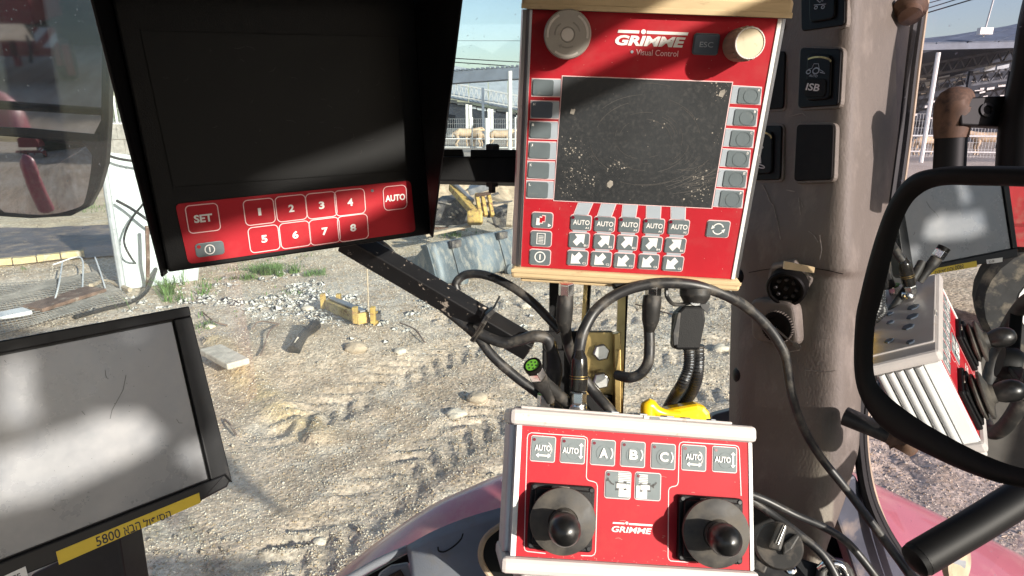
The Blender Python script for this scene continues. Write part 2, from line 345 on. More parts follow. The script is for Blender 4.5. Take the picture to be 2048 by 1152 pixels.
idx = np.arange(nx*ny).reshape(ny, nx); Fq = np.stack([idx[:-1, :-1], idx[:-1, 1:], idx[1:, 1:], idx[1:, :-1]], -1).reshape(-1, 4)
me.vertices.add(len(V)); me.vertices.foreach_set('co', V.ravel()); me.loops.add(Fq.size); me.loops.foreach_set('vertex_index', Fq.ravel().astype(np.int32))
me.polygons.add(len(Fq)); me.polygons.foreach_set('loop_start', np.arange(0, Fq.size, 4, dtype=np.int32)); me.update(calc_edges=True); me.shade_smooth()
def mixc(c, k, d): return c*(1-k[..., None])+np.array(d)*k[..., None]
n1 = fbm(XX*.55, YY*.55, 4, 21); n2 = fbm(XX*2.5, YY*2.5, 4, 31); n3 = fbm(XX*7, YY*7, 3, 41)
c = np.ones(XX.shape+(3,))*A(.55, .43, .32)
c = mixc(c, np.clip((n1-.42)*5, 0, 1), (.62, .525, .42)); c = mixc(c, np.clip((n2-.5)*6, 0, 1)*.5, (.42, .34, .25))
c = mixc(c, np.clip((YY-11.5+1.5*n1)/3, 0, 1)*np.clip((26-YY)/8, 0, 1)*.6, (.66, .55, .36))
c = mixc(c, np.clip((XX-1.5+n2)/3, 0, 1)*.7, (.54, .46, .38))
n4 = fbm(XX*4.3+5, YY*4.3, 4, 91); c = mixc(c, np.clip((n4-.52)*7, 0, 1)*.45, (.40, .30, .20)); c = mixc(c, np.clip((.40-n4)*7, 0, 1)*.5, (.66, .60, .50))
for t in TR:
    d, al = pdist(XX, YY, t); c = mixc(c, np.clip(1.2-np.abs(d)/.4, 0, 1)*.5, (.60, .50, .395))
d, al = pdist(XX, YY, BANK); c = mixc(c, np.exp(-(np.abs(d+.1)/.15)**2)*np.clip(n3*3-.4, 0, 1), (.66, .50, .28))
hh = G(640, 700); c = mixc(c, np.exp(-(((XX-hh[0])/1.3)**2+((YY-hh[1])/1.1)**2))*.6, (.50, .38, .26))
gp = G(640, 605); c = mixc(c, np.exp(-(((XX-gp[0])/1.6)**2+((YY-gp[1])/1.2)**2))*.8*np.clip(n3*3-.6, 0, 1), (.60, .58, .52))
c = mixc(c, np.clip((YY-30)/10, 0, 1)*.8, (.36, .33, .30))
col = np.ones((ny*nx, 4)); col[:, :3] = np.clip(c.reshape(-1, 3)*(0.80+.45*n3.reshape(-1, 1)), 0, 1)
at = me.color_attributes.new('soil', 'FLOAT_COLOR', 'POINT'); at.data.foreach_set('color', col.ravel())
gm = bpy.data.materials.new('dirt_yard'); gm.use_nodes = True; t = gm.node_tree; N = t.nodes; L = t.links; b = N['Principled BSDF']; b.inputs['Roughness'].default_value = .95; b.inputs['Specular IOR Level'].default_value = .15
va = N.new('ShaderNodeVertexColor'); va.layer_name = 'soil'; tc = N.new('ShaderNodeTexCoord')
na = N.new('ShaderNodeTexNoise'); na.inputs['Scale'].default_value = 16; na.inputs['Detail'].default_value = 8; na.inputs['Roughness'].default_value = .7; L.new(tc.outputs['Object'], na.inputs['Vector'])
vo = N.new('ShaderNodeTexVoronoi'); vo.inputs['Scale'].default_value = 26; L.new(tc.outputs['Object'], vo.inputs['Vector'])
mr = N.new('ShaderNodeMapRange'); L.new(na.outputs[0], mr.inputs[0]); mr.inputs[1].default_value = .3; mr.inputs[2].default_value = .7; mr.inputs[3].default_value = .62; mr.inputs[4].default_value = 1.35
mu = N.new('ShaderNodeVectorMath'); mu.operation = 'SCALE'; L.new(va.outputs[0], mu.inputs[0]); L.new(mr.outputs[0], mu.inputs['Scale']); vo2 = N.new('ShaderNodeTexVoronoi'); vo2.inputs['Scale'].default_value = 34; L.new(tc.outputs['Object'], vo2.inputs['Vector'])
sx = N.new('ShaderNodeSeparateXYZ'); L.new(vo2.outputs['Color'], sx.inputs[0]); mr3 = N.new('ShaderNodeMapRange'); L.new(sx.outputs[0], mr3.inputs[0]); mr3.inputs[3].default_value = .78; mr3.inputs[4].default_value = 1.22
mu3 = N.new('ShaderNodeVectorMath'); mu3.operation = 'SCALE'; L.new(mu.outputs[0], mu3.inputs[0]); L.new(mr3.outputs[0], mu3.inputs['Scale']); L.new(mu3.outputs[0], b.inputs['Base Color'])
bp = N.new('ShaderNodeBump'); bp.inputs['Strength'].default_value = .6; bp.inputs['Distance'].default_value = .03; L.new(na.outputs[0], bp.inputs['Height'])
bp2 = N.new('ShaderNodeBump'); bp2.inputs['Strength'].default_value = .5; bp2.inputs['Distance'].default_value = .015; bp2.invert = True; L.new(vo.outputs[0], bp2.inputs['Height']); L.new(bp.outputs[0], bp2.inputs['Normal']); L.new(bp2.outputs[0], b.inputs['Normal'])
me.materials.append(gm); go = bpy.data.objects.new('ground', me); COL.objects.link(go); tag(go, 'pale churned dirt yard with tyre tracks and stones', kind='structure')
# asphalt strip with a yellow kerb on the far left
def strip(name, pts, dz, m, label=None, n=24):
    a, b_, c_, d_ = pts; rows = []
    for i in range(n+1):
        t = i/n; p = a*(1-t)+b_*t; q = d_*(1-t)+c_*t; rows.append([np.append((p*(1-s)+q*s)[:2], hz(p*(1-s)+q*s)+dz) for s in np.linspace(0, 1, n+1)])
    o = B().grid(rows).build(name, m, smooth='all'); tag(o, label, kind='structure'); return o
M_asph = mat('dark_wet_asphalt', (.13, .105, .10), .55, var=.4, scale=1.2, bump=.4, bscale=9, dirt=(.30, .24, .19), dscale=2.5, dlo=.5, dhi=.62)
strip('road', [G(-320, 470), G(262, 452), G(262, 512), G(-320, 565)], .03, M_asph, 'dark damp asphalt strip beyond the yellow kerb')
kb = B()
for i in range(9):
    a = G(-260+i*48, 558-i*4.6); b2 = G(-260+i*48+46, 558-(i+1)*4.6)
    a[2] = b2[2] = hz(a)+.04; kb.bar(a, b2, .16, .2)
o = kb.build('kerb', mat('yellow_kerb_paint', (.60, .47, .24), .8, var=.25, scale=5, dirt=(.5, .45, .36), dscale=7, dlo=.5, dhi=.65), bevel=.01); tag(o, 'worn yellow concrete kerb along the asphalt strip', kind='structure')
# pebbles (uncountable)
def pebbles(n, seed, smin, smax, region, name, m, label):
    g = np.random.default_rng(seed); base = np.array([[1, 0, 0], [-1, 0, 0], [0, 1, 0], [0, -1, 0], [0, 0, 1], [0, 0, -1], ]+[[x*.62, y*.62, z*.62] for x in (-1, 1) for y in (-1, 1) for z in (-1, 1)], float)
    tri = []
    for a in (0, 1):
        for b2 in (2, 3):
            for c2 in (4, 5):
                k = 6+(0 if a else 4)+(0 if b2 == 3 else 2)+(0 if c2 == 5 else 1)
                tri += [(a, b2, k), (b2, c2, k), (c2, a, k)]
    tri = np.array(tri); x, y = region(g, n); keep = fbm(x*1.2, y*1.2, 2, 77) > .36; x, y = x[keep], y[keep]; n = len(x)
    s = smin+(smax-smin)*g.random(n)**4; z = height(x, y)
    ang = g.random(n)*6.28; sc = np.stack([s*(.7+.6*g.random(n)), s*(.7+.6*g.random(n)), s*(.4+.4*g.random(n))], -1)
    Vp = base[None]*sc[:, None]*(1+.25*g.normal(size=(n, 14, 1)))
    ca, sa = np.cos(ang)[:, None], np.sin(ang)[:, None]; X = Vp[..., 0]*ca-Vp[..., 1]*sa+x[:, None]; Y = Vp[..., 0]*sa+Vp[..., 1]*ca+y[:, None]; Z = Vp[..., 2]+z[:, None]+(s*.15)[:, None]
    VV = np.stack([X, Y, Z], -1).reshape(-1, 3); FF = (tri[None]+(np.arange(n)*14)[:, None, None]).reshape(-1, 3)
    mm = bpy.data.meshes.new(name); mm.vertices.add(len(VV)); mm.vertices.foreach_set('co', VV.ravel()); mm.loops.add(FF.size); mm.loops.foreach_set('vertex_index', FF.ravel().astype(np.int32))
    mm.polygons.add(len(FF)); mm.polygons.foreach_set('loop_start', np.arange(0, FF.size, 3, dtype=np.int32)); mm.update(calc_edges=True); mm.materials.append(m)
    o = bpy.data.objects.new(name, mm); COL.objects.link(o); return tag(o, label, kind='stuff')
def reg(g, n):
    d = 3.2+12*g.random(n)**1.4; a = np.radians(-42+84*g.random(n)); return d*np.tan(a), d
pebbles(7000, 3, .004, .022, reg, 'gravel', M_stone, 'pale stones and gravel scattered over the dirt yard')
pebbles(9000, 4, .004, .026, reg, 'clods', mat('dirt_clod', (.46, .375, .28), .95, var=.3, scale=9), 'brown dirt clods scattered over the yard')
def chips(n, seed, name, m, label, smin=.003, smax=.010):
    g = np.random.default_rng(seed); base = np.array([[1, 0, 0], [-1, 0, 0], [0, 1, 0], [0, -1, 0], [0, 0, 1], [0, 0, -1]], float); tri = np.array([(0, 2, 4), (2, 1, 4), (1, 3, 4), (3, 0, 4), (2, 0, 5), (1, 2, 5), (3, 1, 5), (0, 3, 5)])
    x, y = reg(g, n); s = smin+(smax-smin)*g.random(n)**2; s = s*(1+.09*np.maximum(0, y-4)); z = height(x, y); ang = g.random(n)*6.28
    Vp = base[None]*(s[:, None]*(.5+g.random((n, 3))))[:, None]*(1+.3*g.normal(size=(n, 6, 1))); ca, sa = np.cos(ang)[:, None], np.sin(ang)[:, None]
    VV = np.stack([Vp[..., 0]*ca-Vp[..., 1]*sa+x[:, None], Vp[..., 0]*sa+Vp[..., 1]*ca+y[:, None], Vp[..., 2]*.7+z[:, None]+s[:, None]*.1], -1).reshape(-1, 3); FF = (tri[None]+(np.arange(n)*6)[:, None, None]).reshape(-1, 3)
    mm = bpy.data.meshes.new(name); mm.vertices.add(len(VV)); mm.vertices.foreach_set('co', VV.ravel()); mm.loops.add(FF.size); mm.loops.foreach_set('vertex_index', FF.ravel().astype(np.int32))
    mm.polygons.add(len(FF)); mm.polygons.foreach_set('loop_start', np.arange(0, FF.size, 3, dtype=np.int32)); mm.update(calc_edges=True); mm.materials.append(m); o = bpy.data.objects.new(name, mm); COL.objects.link(o); return tag(o, label, kind='stuff')
chips(90000, 9, 'gravel_chips', M_stone, 'fine pale chips over the whole yard'); chips(50000, 10, 'straw_bits', mat('brown_chip', (.36, .27, .17), .9, var=.3), 'fine brown bits over the whole yard')
def reg2(g, n):
    c = G(640, 600); return c[0]+g.normal(size=n)*1.3, c[1]+g.normal(size=n)*.9
pebbles(2600, 5, .012, .07, reg2, 'rubble', mat('white_rubble', (.60, .58, .53), .8, var=.2, scale=9), 'patch of white rubble around the yellow steel frame')
# grass
def grass(name, spots, label):
    g = np.random.default_rng(8); b = B()
    for px, py, rx, ry, n, hgt in spots:
        c = GG(px, py); sx = rx*c[1]/F/.966
        gx, gy = c[0]+g.normal(size=n)*sx*.5, c[1]+g.normal(size=n)*ry*.5; k_ = fbm(gx*3, gy*3, 2, 5) > .42; gx, gy = gx[k_], gy[k_]; gz = height(gx, gy)
        for x, y, z in zip(gx, gy, gz):
            a = g.random()*6.28; hh_ = hgt*(.35+.9*g.random()**1.5); wd = .003+.005*g.random(); ln = hh_*(.4+.9*g.random())
            d = A(math.cos(a), math.sin(a), 0); s = A(-d[1], d[0], 0)*wd; p0 = A(x, y, z-.01); p1 = p0+d*ln*.35+A(0, 0, hh_*.65); p2 = p0+d*ln+A(0, 0, hh_*.9)
            b.add([p0-s, p0+s, p1+s*.7, p1-s*.7, p2], [(0, 1, 2, 3), (3, 2, 4)])
    o = b.build(name, M_grass, recalc=False); return tag(o, label, kind='stuff')
grass('grass', [(300, 590, 60, .5, 4200, .30), (365, 585, 50, .35, 1500, .16), (545, 548, 75, .4, 3800, .17), (640, 545, 30, .3, 600, .1), (430, 640, 40, .35, 600, .09), (445, 555, 35, .3, 160, .08), (600, 585, 60, .3, 220, .06), (170, 420, 70, .8, 500, .25), (985, 395, 22, .5, 260, .2), (910, 470, 30, .4, 260, .2), (215, 395, 20, .5, 200, .4), (40, 535, 60, .4, 200, .1), (1690, 600, 30, .4, 60, .08), (560, 520, 60, .6, 300, .1)], 'green grass tufts growing on the dirt yard')
# ================================================================== FAR YARD: sheds, fence, poles, cattle
def quadslab(b, q, th):
    n = nrm(np.cross(q[1]-q[0], q[3]-q[0])); b.prism(q, -n*th*np.sign(n[2] if abs(n[2]) > .05 else 1)); return b
def post(name, x, y, z0, z1, r, m, label, cat, group=None, n=8):
    o = B().tube([A(x, y, z0), A(x, y, z1)], r, n).build(name, m, smooth=True); return tag(o, label, cat, group)
# long open shed with a flat dark roof edge, behind the fence
s1 = thing('open_shed', AY(960, 300, 58), 'open cattle shed with flat dark roof edge behind the mesh fence', 'shed')
YA = 57
q = [AY(780, 151, YA), AY(1120, 127, YA)]
b = B(); a0, a1 = q; th = A(0, 0, -.95); b.prism([a0, a1, a1+th, a0+th], A(0, 9, .3)); b.build('roof_fascia', M_shedroof, s1)
b = B()
for i in range(34):
    p = a0+(a1-a0)*(i+.5)/34; b.box(p+A(-.12, -.12, 0), A(.24, 0, 0), A(0, 9, .3), A(0, 0, .13))
b.build('roof_corrugation', M_shedroof, s1)
for px in (800, 965, 1112):
    p = AY(px, 160, YA); B().bar(A(p[0], YA+.4, 0), A(p[0], YA+.4, p[2]-.6), .22, .22).build('post', M_shedroof, s1)
# pitched pale shed farther back
s2 = thing('pitched_shed', AY(960, 280, 78), 'long shed with pale sloping roof, lattice girders and dark open side', 'shed')
YB = 78
e0, e1 = AY(700, 128, YB), AY(1250, 232, YB); f0, f1 = AY(700, 92, YB+14), AY(1250, 196, YB+14)
def lerp(a, b, t): return a+(b-a)*t
g0, g1 = AY(700, 158, YB), AY(1250, 260, YB)
for i in range(14):
    t0, t1 = i/14, (i+1)/14-.004
    quadslab(B(), [lerp(g0, g1, t0), lerp(g0, g1, t1), lerp(f0, f1, t1), lerp(f0, f1, t0)], .12).build('roof_sheet', M_roofwhite, s2)
b = B()
for i in range(56):
    t0, t1, tm = i/56, (i+1)/56, (i+.5)/56; lo0, lo1 = lerp(g0, g1, t0)+A(0, -.4, .3), lerp(g0, g1, t1)+A(0, -.4, .3); hi = lerp(e0, e1, tm)+A(0, -.4, 0)
    b.bar(lo0, hi, .09, .09).bar(hi, lo1, .09, .09)
b.bar(lerp(e0, e1, 0)+A(0, -.4, 0), e1+A(0, -.4, 0), .22, .16); b.bar(g0+A(0, -.4, .3), g1+A(0, -.4, .3), .2, .16); b.build('lattice_girder', M_galv, s2)
b = B(); b.prism([A(g0[0], YB+1, 0), A(g1[0], YB+1, 0), g1+A(0, 1, -.35), g0+A(0, 1, -.35)], A(0, .2, 0)); b.build('side_painted_shade', M_sheddark, s2)  # dark sheet painted as the shade in the open side
b = B()
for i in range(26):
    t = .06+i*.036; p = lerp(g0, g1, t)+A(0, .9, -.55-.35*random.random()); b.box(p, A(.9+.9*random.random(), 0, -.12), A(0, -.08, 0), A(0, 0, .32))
tag(b.build('pale_gap_box', M_roofwhite, s2), 'row of pale boxes painted as bright gaps under the eave')  # pale boxes stand in for daylight through gaps
for px in (870, 934, 941, 978, 984, 1015, 1019, 1080):
    p = AY(px, 210, YB-1.5); t = (px-700)/550; zt = lerp(g0, g1, t)[2]-.4; B().bar(A(p[0], YB-1.5, 0), A(p[0], YB-1.5, zt), .3, .3).build('post', M_whitepaint, s2)
b = B(); b.bar(AY(700, 262, YB-2), AY(1300, 262, YB-2), .5, .5); b.bar(AY(700, 272, YB-3), AY(1300, 268, YB-3), .3, .3); b.build('feed_rail', M_galv, s2)
# right-hand shed seen past the cab post
s3 = thing('steel_shed', AY(1950, 300, 52), 'big dark open shed with rusted trusses right of the cab post', 'shed')
YC = 50
a0, a1 = AY(1480, 126, YC), AY(2250, 80, YC)
b = B(); b.prism([AY(1500, 97, YC), AY(2250, 78, YC), AY(2250, 90, YC), AY(1500, 109, YC)], A(0, .5, 0)); b.build('eave_beam', M_shedroof, s3)
for i in range(12):
    t0, t1 = i/12, (i+1)/12-.005; u0, u1 = AY(1500, 94, YC), AY(2250, 75, YC); v0, v1 = AY(1800, 112, YC+14), AY(2400, -48, YC+14)
    quadslab(B(), [lerp(u0, u1, t0), lerp(u0, u1, t1), lerp(v0, v1, t1), lerp(v0, v1, t0)], .15).build('roof_sheet', M_shedroof, s3)
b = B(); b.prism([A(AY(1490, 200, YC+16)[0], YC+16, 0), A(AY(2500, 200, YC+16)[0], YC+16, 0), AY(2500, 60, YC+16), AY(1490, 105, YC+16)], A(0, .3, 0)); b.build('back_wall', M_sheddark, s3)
b = B()
for k, (sa, sb) in enumerate((((1500, 190), (2250, 60)), ((1500, 214), (2250, 104)))):
    p, q2 = AY(*sa, YC+6+k*4), AY(*sb, YC+6+k*4); q1 = p+A(0, 0, -.9); q3 = q2+A(0, 0, -.9); b.bar(p, q2, .18, .18).bar(q1, q3, .18, .18)
    for i in range(30): b.bar(lerp(p, q2, i/30), lerp(q1, q3, (i+.5)/30), .1, .1); b.bar(lerp(q1, q3, (i+.5)/30), lerp(p, q2, (i+1)/30), .1, .1)
b.build('truss', M_truss, s3)
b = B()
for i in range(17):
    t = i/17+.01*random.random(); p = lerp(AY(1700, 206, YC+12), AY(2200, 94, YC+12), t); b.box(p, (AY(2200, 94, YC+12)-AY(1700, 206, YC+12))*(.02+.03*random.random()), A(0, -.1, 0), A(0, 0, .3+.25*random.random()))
tag(b.build('pale_gap_box', M_roofwhite, s3), 'broken row of pale boxes painted as bright gaps under the roof')  # pale boxes painted as daylight showing under the roof
for px in (1862, 1932, 2012):
    p = AY(px, 200, YC+4); B().bar(A(p[0], YC+4, 0), A(p[0], YC+4, p[2]+2.2), .25, .25).build('post', M_sheddark, s3)
b = B()
for i in range(60):
    p = AY(1810+random.random()*300, 150+random.random()*90, YC+11); b.box(p, A(.3+random.random()*.6, 0, .1*random.random()), A(0, .15, 0), A(0, 0, .08+.15*random.random()))
tag(b.build('debris', M_steel, s3), 'scraps of sheet hanging in the roof', kind='stuff')
# mesh fence, from the middle to the right
def fence(x0, y0, x1, y1, label, step, rails, h, name='mesh_fence', wires=.16):
    f = thing(name, A(x0, y0, 0), label, 'fence'); p0, p1 = A(x0, y0, 0), A(x1, y1, 0); L_ = np.linalg.norm(p1-p0); b = B(); n = int(L_/wires)
    for i in range(n): q_ = lerp(p0, p1, i/n); b.bar(q_+A(0, 0, .25), q_+A(0, 0, h), .013, .013, (1, 0, 0))
    for k in range(7): b.bar(p0+A(0, 0, .3+(h-.3)*k/6), p1+A(0, 0, .3+(h-.3)*k/6), .016, .016)
    tag(b.build('wire_mesh', M_galv, f), kind='stuff')
    for r_ in rails: B().tube([p0+A(0, -.06, r_), p1+A(0, -.06, r_)], .045, 6).build('rail', M_whitepaint, f)
    m_ = int(L_/step)
    for i in range(m_+1): q_ = lerp(p0, p1, i/m_); B().tube([q_+A(0, 0, -.1), q_+A(0, 0, h+.12)], .06, 8).build('post', M_whitepaint, f, smooth=True)
    return f
FM = [AY(700, 300, 50), AY(1300, 300, 46)]
fence(FM[0][0], 50, FM[1][0], 46, 'white welded mesh fence in front of the cattle sheds', 3.1, (.35, .95), 2.35)
FR = [AY(1500, 320, 42), AY(2300, 330, 36)]
fence(FR[0][0], 42, FR[1][0], 36, 'mesh fence with two pale rails beyond the door window', 4.2, (.55, 1.45), 2.7)
FL = [AY(-60, 260, 34), AY(330, 260, 36)]
fence(FL[0][0], 34, FL[1][0], 36, 'grey rail fence above the block wall behind the wing mirror', 2.2, (1.3, 2.2), 3.5)
# cattle
def cow(x, y, ang, s, label, m=M_cow):
    sk_ = [((-.75, 0, 1.15), .30), ((-.25, 0, 1.12), .36), ((.35, 0, 1.12), .36), ((.75, 0, 1.22), .28), ((1.05, 0, 1.35), .17), ((1.32, 0, 1.42), .15), ((1.62, 0, 1.25), .09)]
    V = [v for v, r in sk_]; R = [r for v, r in sk_]; E = [(i, i+1) for i in range(len(V)-1)]
    for sx, hx, hock in ((.62, .62, 0), (-.7, -.72, -.10)):
        for sy in (-.2, .2):
            k = len(V); V += [(hx, sy, .85), (hx+(.08 if hock == 0 else .10), sy, .55), (hx+hock, sy, .32), (hx, sy, .03)]; R += [.15, .10, .065, .07]; E += [(0 if sx < 0 else 3, k), (k, k+1), (k+1, k+2), (k+2, k+3)]
    for sy in (-1, 1): k = len(V); V.append((1.28, sy*.24, 1.5)); R.append(.05); E.append((5, k))
    k = len(V); V += [(-1.05, 0, 1.1), (-1.12, 0, .6)]; R += [.05, .04]; E += [(0, k), (k, k+1)]
    me_ = bpy.data.meshes.new('cow'); me_.from_pydata(V, E, []); me_.materials.append(m); o = bpy.data.objects.new('cow', me_); COL.objects.link(o)
    md = o.modifiers.new('skin', 'SKIN'); md.use_smooth_shade = True
    for i, r in enumerate(R): me_.skin_vertices[0].data[i].radius = (r, r)
    me_.skin_vertices[0].data[1].use_root = True
    o.modifiers.new('sub', 'SUBSURF').render_levels = 1
    o.location = (x, y, 0); o.rotation_euler = (0, 0, ang); o.scale = (s, s, s); return tag(o, label, 'cow', 'cattle behind the mesh fence')
for px, ang, s, lb in ((932, .3, 1., 'tan cow behind the fence nearest the black hood'), (948, 2.6, .9, 'second tan cow from the black hood, facing left behind the fence'), (1000, .1, .9, 'tan cow behind the fence left of the tall white pole'), (1032, 1.9, .85, 'tan cow behind the fence, half hidden by the red control panel'), (1852, .2, .9, 'tan cow behind the fence beside the leaning white pole'), (1975, 2.9, 1., 'tan cow behind the fence under the mirror bracket')):
    Y = 56 if px < 1500 else 44
    p = AY(px, 300, Y); cow(p[0], Y, ang, s*1.05, lb)
post('utility_pole', *AY(1020, 140, 46)[:2], 0, AY(1020, 142, 46)[2], .14, M_whitepaint, 'tall white steel pole beside the red control panel', 'pole')
p = AY(974, 236, 47); post('fence_prop', p[0], 47, 0, p[2], .16, M_whitepaint, 'thick short white fence post left of the tall pole', 'post')
p = AY(1877, 105, 38); post('utility_pole', p[0], 38, 0, p[2], .12, M_whitepaint, 'pale steel pole beyond the door window', 'pole')
p = AY(1968, 62, 49.4); lm = thing('yard_lamp', A(p[0], 49.4, p[2]), 'thin lamp mast with pale box on the shed roof edge', 'lamp')
B().tube([A(p[0], 49.4, p[2]-.4), A(p[0]+.6, 49.4, p[2]+5)], .06, 6).build('mast', M_galv, lm); B().box(A(p[0]-.45, 49.1, p[2]-.25), A(.9, 0, 0), A(0, .4, 0), A(0, 0, .45)).build('lamp_box', M_whitepaint, lm)
def wire(pts, r, label):
    return tag(B().tube(pts, r, 5, sm=6).build('power_line', M_cable), label, 'power line', 'overhead wires')
wire([AY(600, 96, 70), AY(980, 121, 70), AY(1300, 136, 70)], .05, 'upper dark overhead wire left of the red control panel')
wire([AY(600, 104, 70), AY(960, 128, 66), AY(1020, 133, 60)], .05, 'lower dark overhead wire meeting the shed roof')
wire([AY(600, 81, 90), AY(1300, 82, 90)], .03, 'faint thin wire high in the pale sky')
wire([AY(1600, 90, 60), AY(1850, 18, 50), AY(2000, -30, 44)], .035, 'middle overhead wire at the top of the door window')
wire([AY(1600, 100, 60), AY(1850, 27, 50), AY(2020, -24, 44)], .045, 'lowest overhead wire at the top of the door window')
wire([AY(1600, 66, 60), AY(1850, 8, 50), AY(1990, -36, 44)], .03, 'topmost overhead wire at the top of the door window')
# block wall, white sheet, pipes, left
bw = thing('block_wall', AY(250, 330, 26), 'low grey concrete block wall between wing mirror and black hood', 'wall')
YW = 26; x0 = AY(120, 250, YW)[0]; zt = AY(240, 248, YW)[2]; zb = 0
B().box(A(x0-3, YW+.05, -.1), A(11, 0, 0), A(0, .1, 0), A(0, 0, zt-.05)).build('mortar', M_stone, bw)
proto = None
for r_ in range(4):
    for c_ in range(24):
        hgt_ = (zt)/4-.02; u = x0-3+(c_+(r_ % 2)*.5)*.45
        o = B().box(A(u, YW, r_*zt/4), A(.43, 0, 0), A(0, .2, 0), A(0, 0, hgt_)).build('block', M_block, bw)
ws = thing('metal_sheet', G(290, 575), 'tall white ribbed metal sheet standing behind the black hood', 'metal sheet')
c0, c1 = G(252, 578, 0), G(392, 560, 0); t0 = AY(205, 303, c0[1]); t1 = AY(418, 330, c1[1])
for i in range(5):
    a, b_ = lerp(c0, c1, i/5), lerp(c0, c1, (i+1)/5-.012); c_, d_ = lerp(t0, t1, (i+1)/5-.012), lerp(t0, t1, i/5); nn = nrm(np.cross(b_-a, d_-a))
    B().prism([a, b_, c_, d_], nn*.03).build('panel', M_sheet, ws, bevel=.006)
b = B()
for i in range(6): a, d_ = lerp(c0, c1, i/5), lerp(t0, t1, i/5); b.bar(a, d_, .035, .05)
b.build('rib', M_sheet, ws)
def tb(name, pts, r, m, label, cat, group=None, sm=6, n=8, parent=None):
    o = B().tube(pts, r, n, sm=sm).build(name, m, parent, smooth=True); return tag(o, label, cat, group)
tb('pipe', [AY(205, 318, c0[1]-.12), AY(222, 430, c0[1]-.15), AY(246, 578, c0[1]-.2)], .05, M_galv, 'grey weathered pipe leaning along the white sheet', 'pipe')
tb('stake', [AY(294, 452, c0[1]-.3), AY(296, 520, c0[1]-.3), G(295, 578)], .03, M_wooddark, 'thin brown stake upright before the white sheet', 'stake', sm=0, n=6)
tb('black_hose', [AY(203, 306, c0[1]-.2), AY(240, 318, c0[1]-.2), AY(300, 326, c0[1]-.1)], .02, M_cable, 'thin black hose across the top of the white sheet', 'hose')
tb('black_hose', [AY(233, 401, c0[1]-.2), AY(262, 417, c0[1]-.2), AY(298, 442, c0[1]-.2), AY(330, 470, c0[1])], .022, M_cable, 'short black hose curving across the middle of the sheet', 'hose')
tb('black_hose', [AY(287, 407, c0[1]-.3), AY(262, 440, c0[1]-.3), AY(248, 480, c0[1]-.3), AY(262, 515, c0[1]-.3), GG(288, 556, .1), GG(300, 575, .05)], .016, M_cable, 'looped thin cable hanging down the white sheet', 'hose')
tb('black_hose', [GG(322, 545, .25), GG(318, 570, .3), GG(295, 598, .12), GG(262, 612, .06), GG(215, 622, .04), GG(150, 640, .04)], .03, M_cable, 'thick black hose coiling through the grass tuft', 'hose')
# reinforcing mesh lying flat
rm_ = B(); corners = [G(-160, 590, .12), G(200, 545, .12), G(262, 602, .12), G(-150, 700, .12)]
for i in range(46):
    t = i/45; a, b_ = lerp(corners[0], corners[1], t), lerp(corners[3], corners[2], t)
    rm_.tube([lerp(a, b_, s)+A(0, 0, .03*math.sin(9*s+t*7)) for s in np.linspace(0, 1, 9)], .007, 4)
for i in range(26):
    t = i/25; a, b_ = lerp(corners[0], corners[3], t), lerp(corners[1], corners[2], t)
    rm_.tube([lerp(a, b_, s)+A(0, 0, .03*math.sin(9*t+s*7)+.012) for s in np.linspace(0, 1, 12)], .007, 4)
tag(rm_.build('wire_mesh', mat('old_wire', (.26, .25, .23), .6, .4, var=.3, scale=5)), 'sheets of reinforcing mesh lying flat beside the white sheet', 'wire mesh')
pl = GG(-60, 660, .1); p2 = GG(58, 635, .1)
tag(B().bar(pl, p2, .3, .05).build('plank', M_whitepaint, bevel=.005), 'pale flat board end at the lower left by the mesh', 'board')
tag(B().bar(GG(66, 632, .1), GG(196, 598, .16), .42, .05).build('plank', M_wooddark, bevel=.005), 'brown peeling board lying beside the reinforcing mesh', 'board')
for i, (pts, lb) in enumerate((([GG(110, 622, .1), GG(124, 600, .25), GG(131, 560, .3)], 'left bent white bar sticking up from the mesh'), ([GG(164, 608, .08), GG(170, 580, .2), GG(166, 548, .3), GG(110, 552, .2)], 'middle bent white bar over the mesh'), ([GG(218, 606, .05), GG(207, 575, .2), GG(196, 548, .3)], 'right straight white bar above the brown board'))):
    tb('bent_bar', pts, .012, M_whitepaint, lb, 'metal bar', 'white bars over the mesh')
tb('driftwood', [GG(185, 590, .15), GG(215, 577, .12), GG(262, 592, .1)], .035, M_wood, 'grey dead branch lying by the grass tuft', 'branch')
rows = []
for k in range(4):
    rows.append([A((300+25*k)*math.sin(a), (300+25*k)*math.cos(a), -.5+(0, 7, 10, 0)[k]*(.5+float(fbm(np.array([a*9.]), np.array([k*1.]), 4, 13)[0]))) for a in np.linspace(-1.2, 1.2, 90)])
tag(B().grid(rows).build('hills', mat('far_scrub', (.13, .15, .10), .95, var=.4, scale=.05), smooth='all', recalc=False), 'low scrubby rise on the horizon behind the sheds', kind='structure')
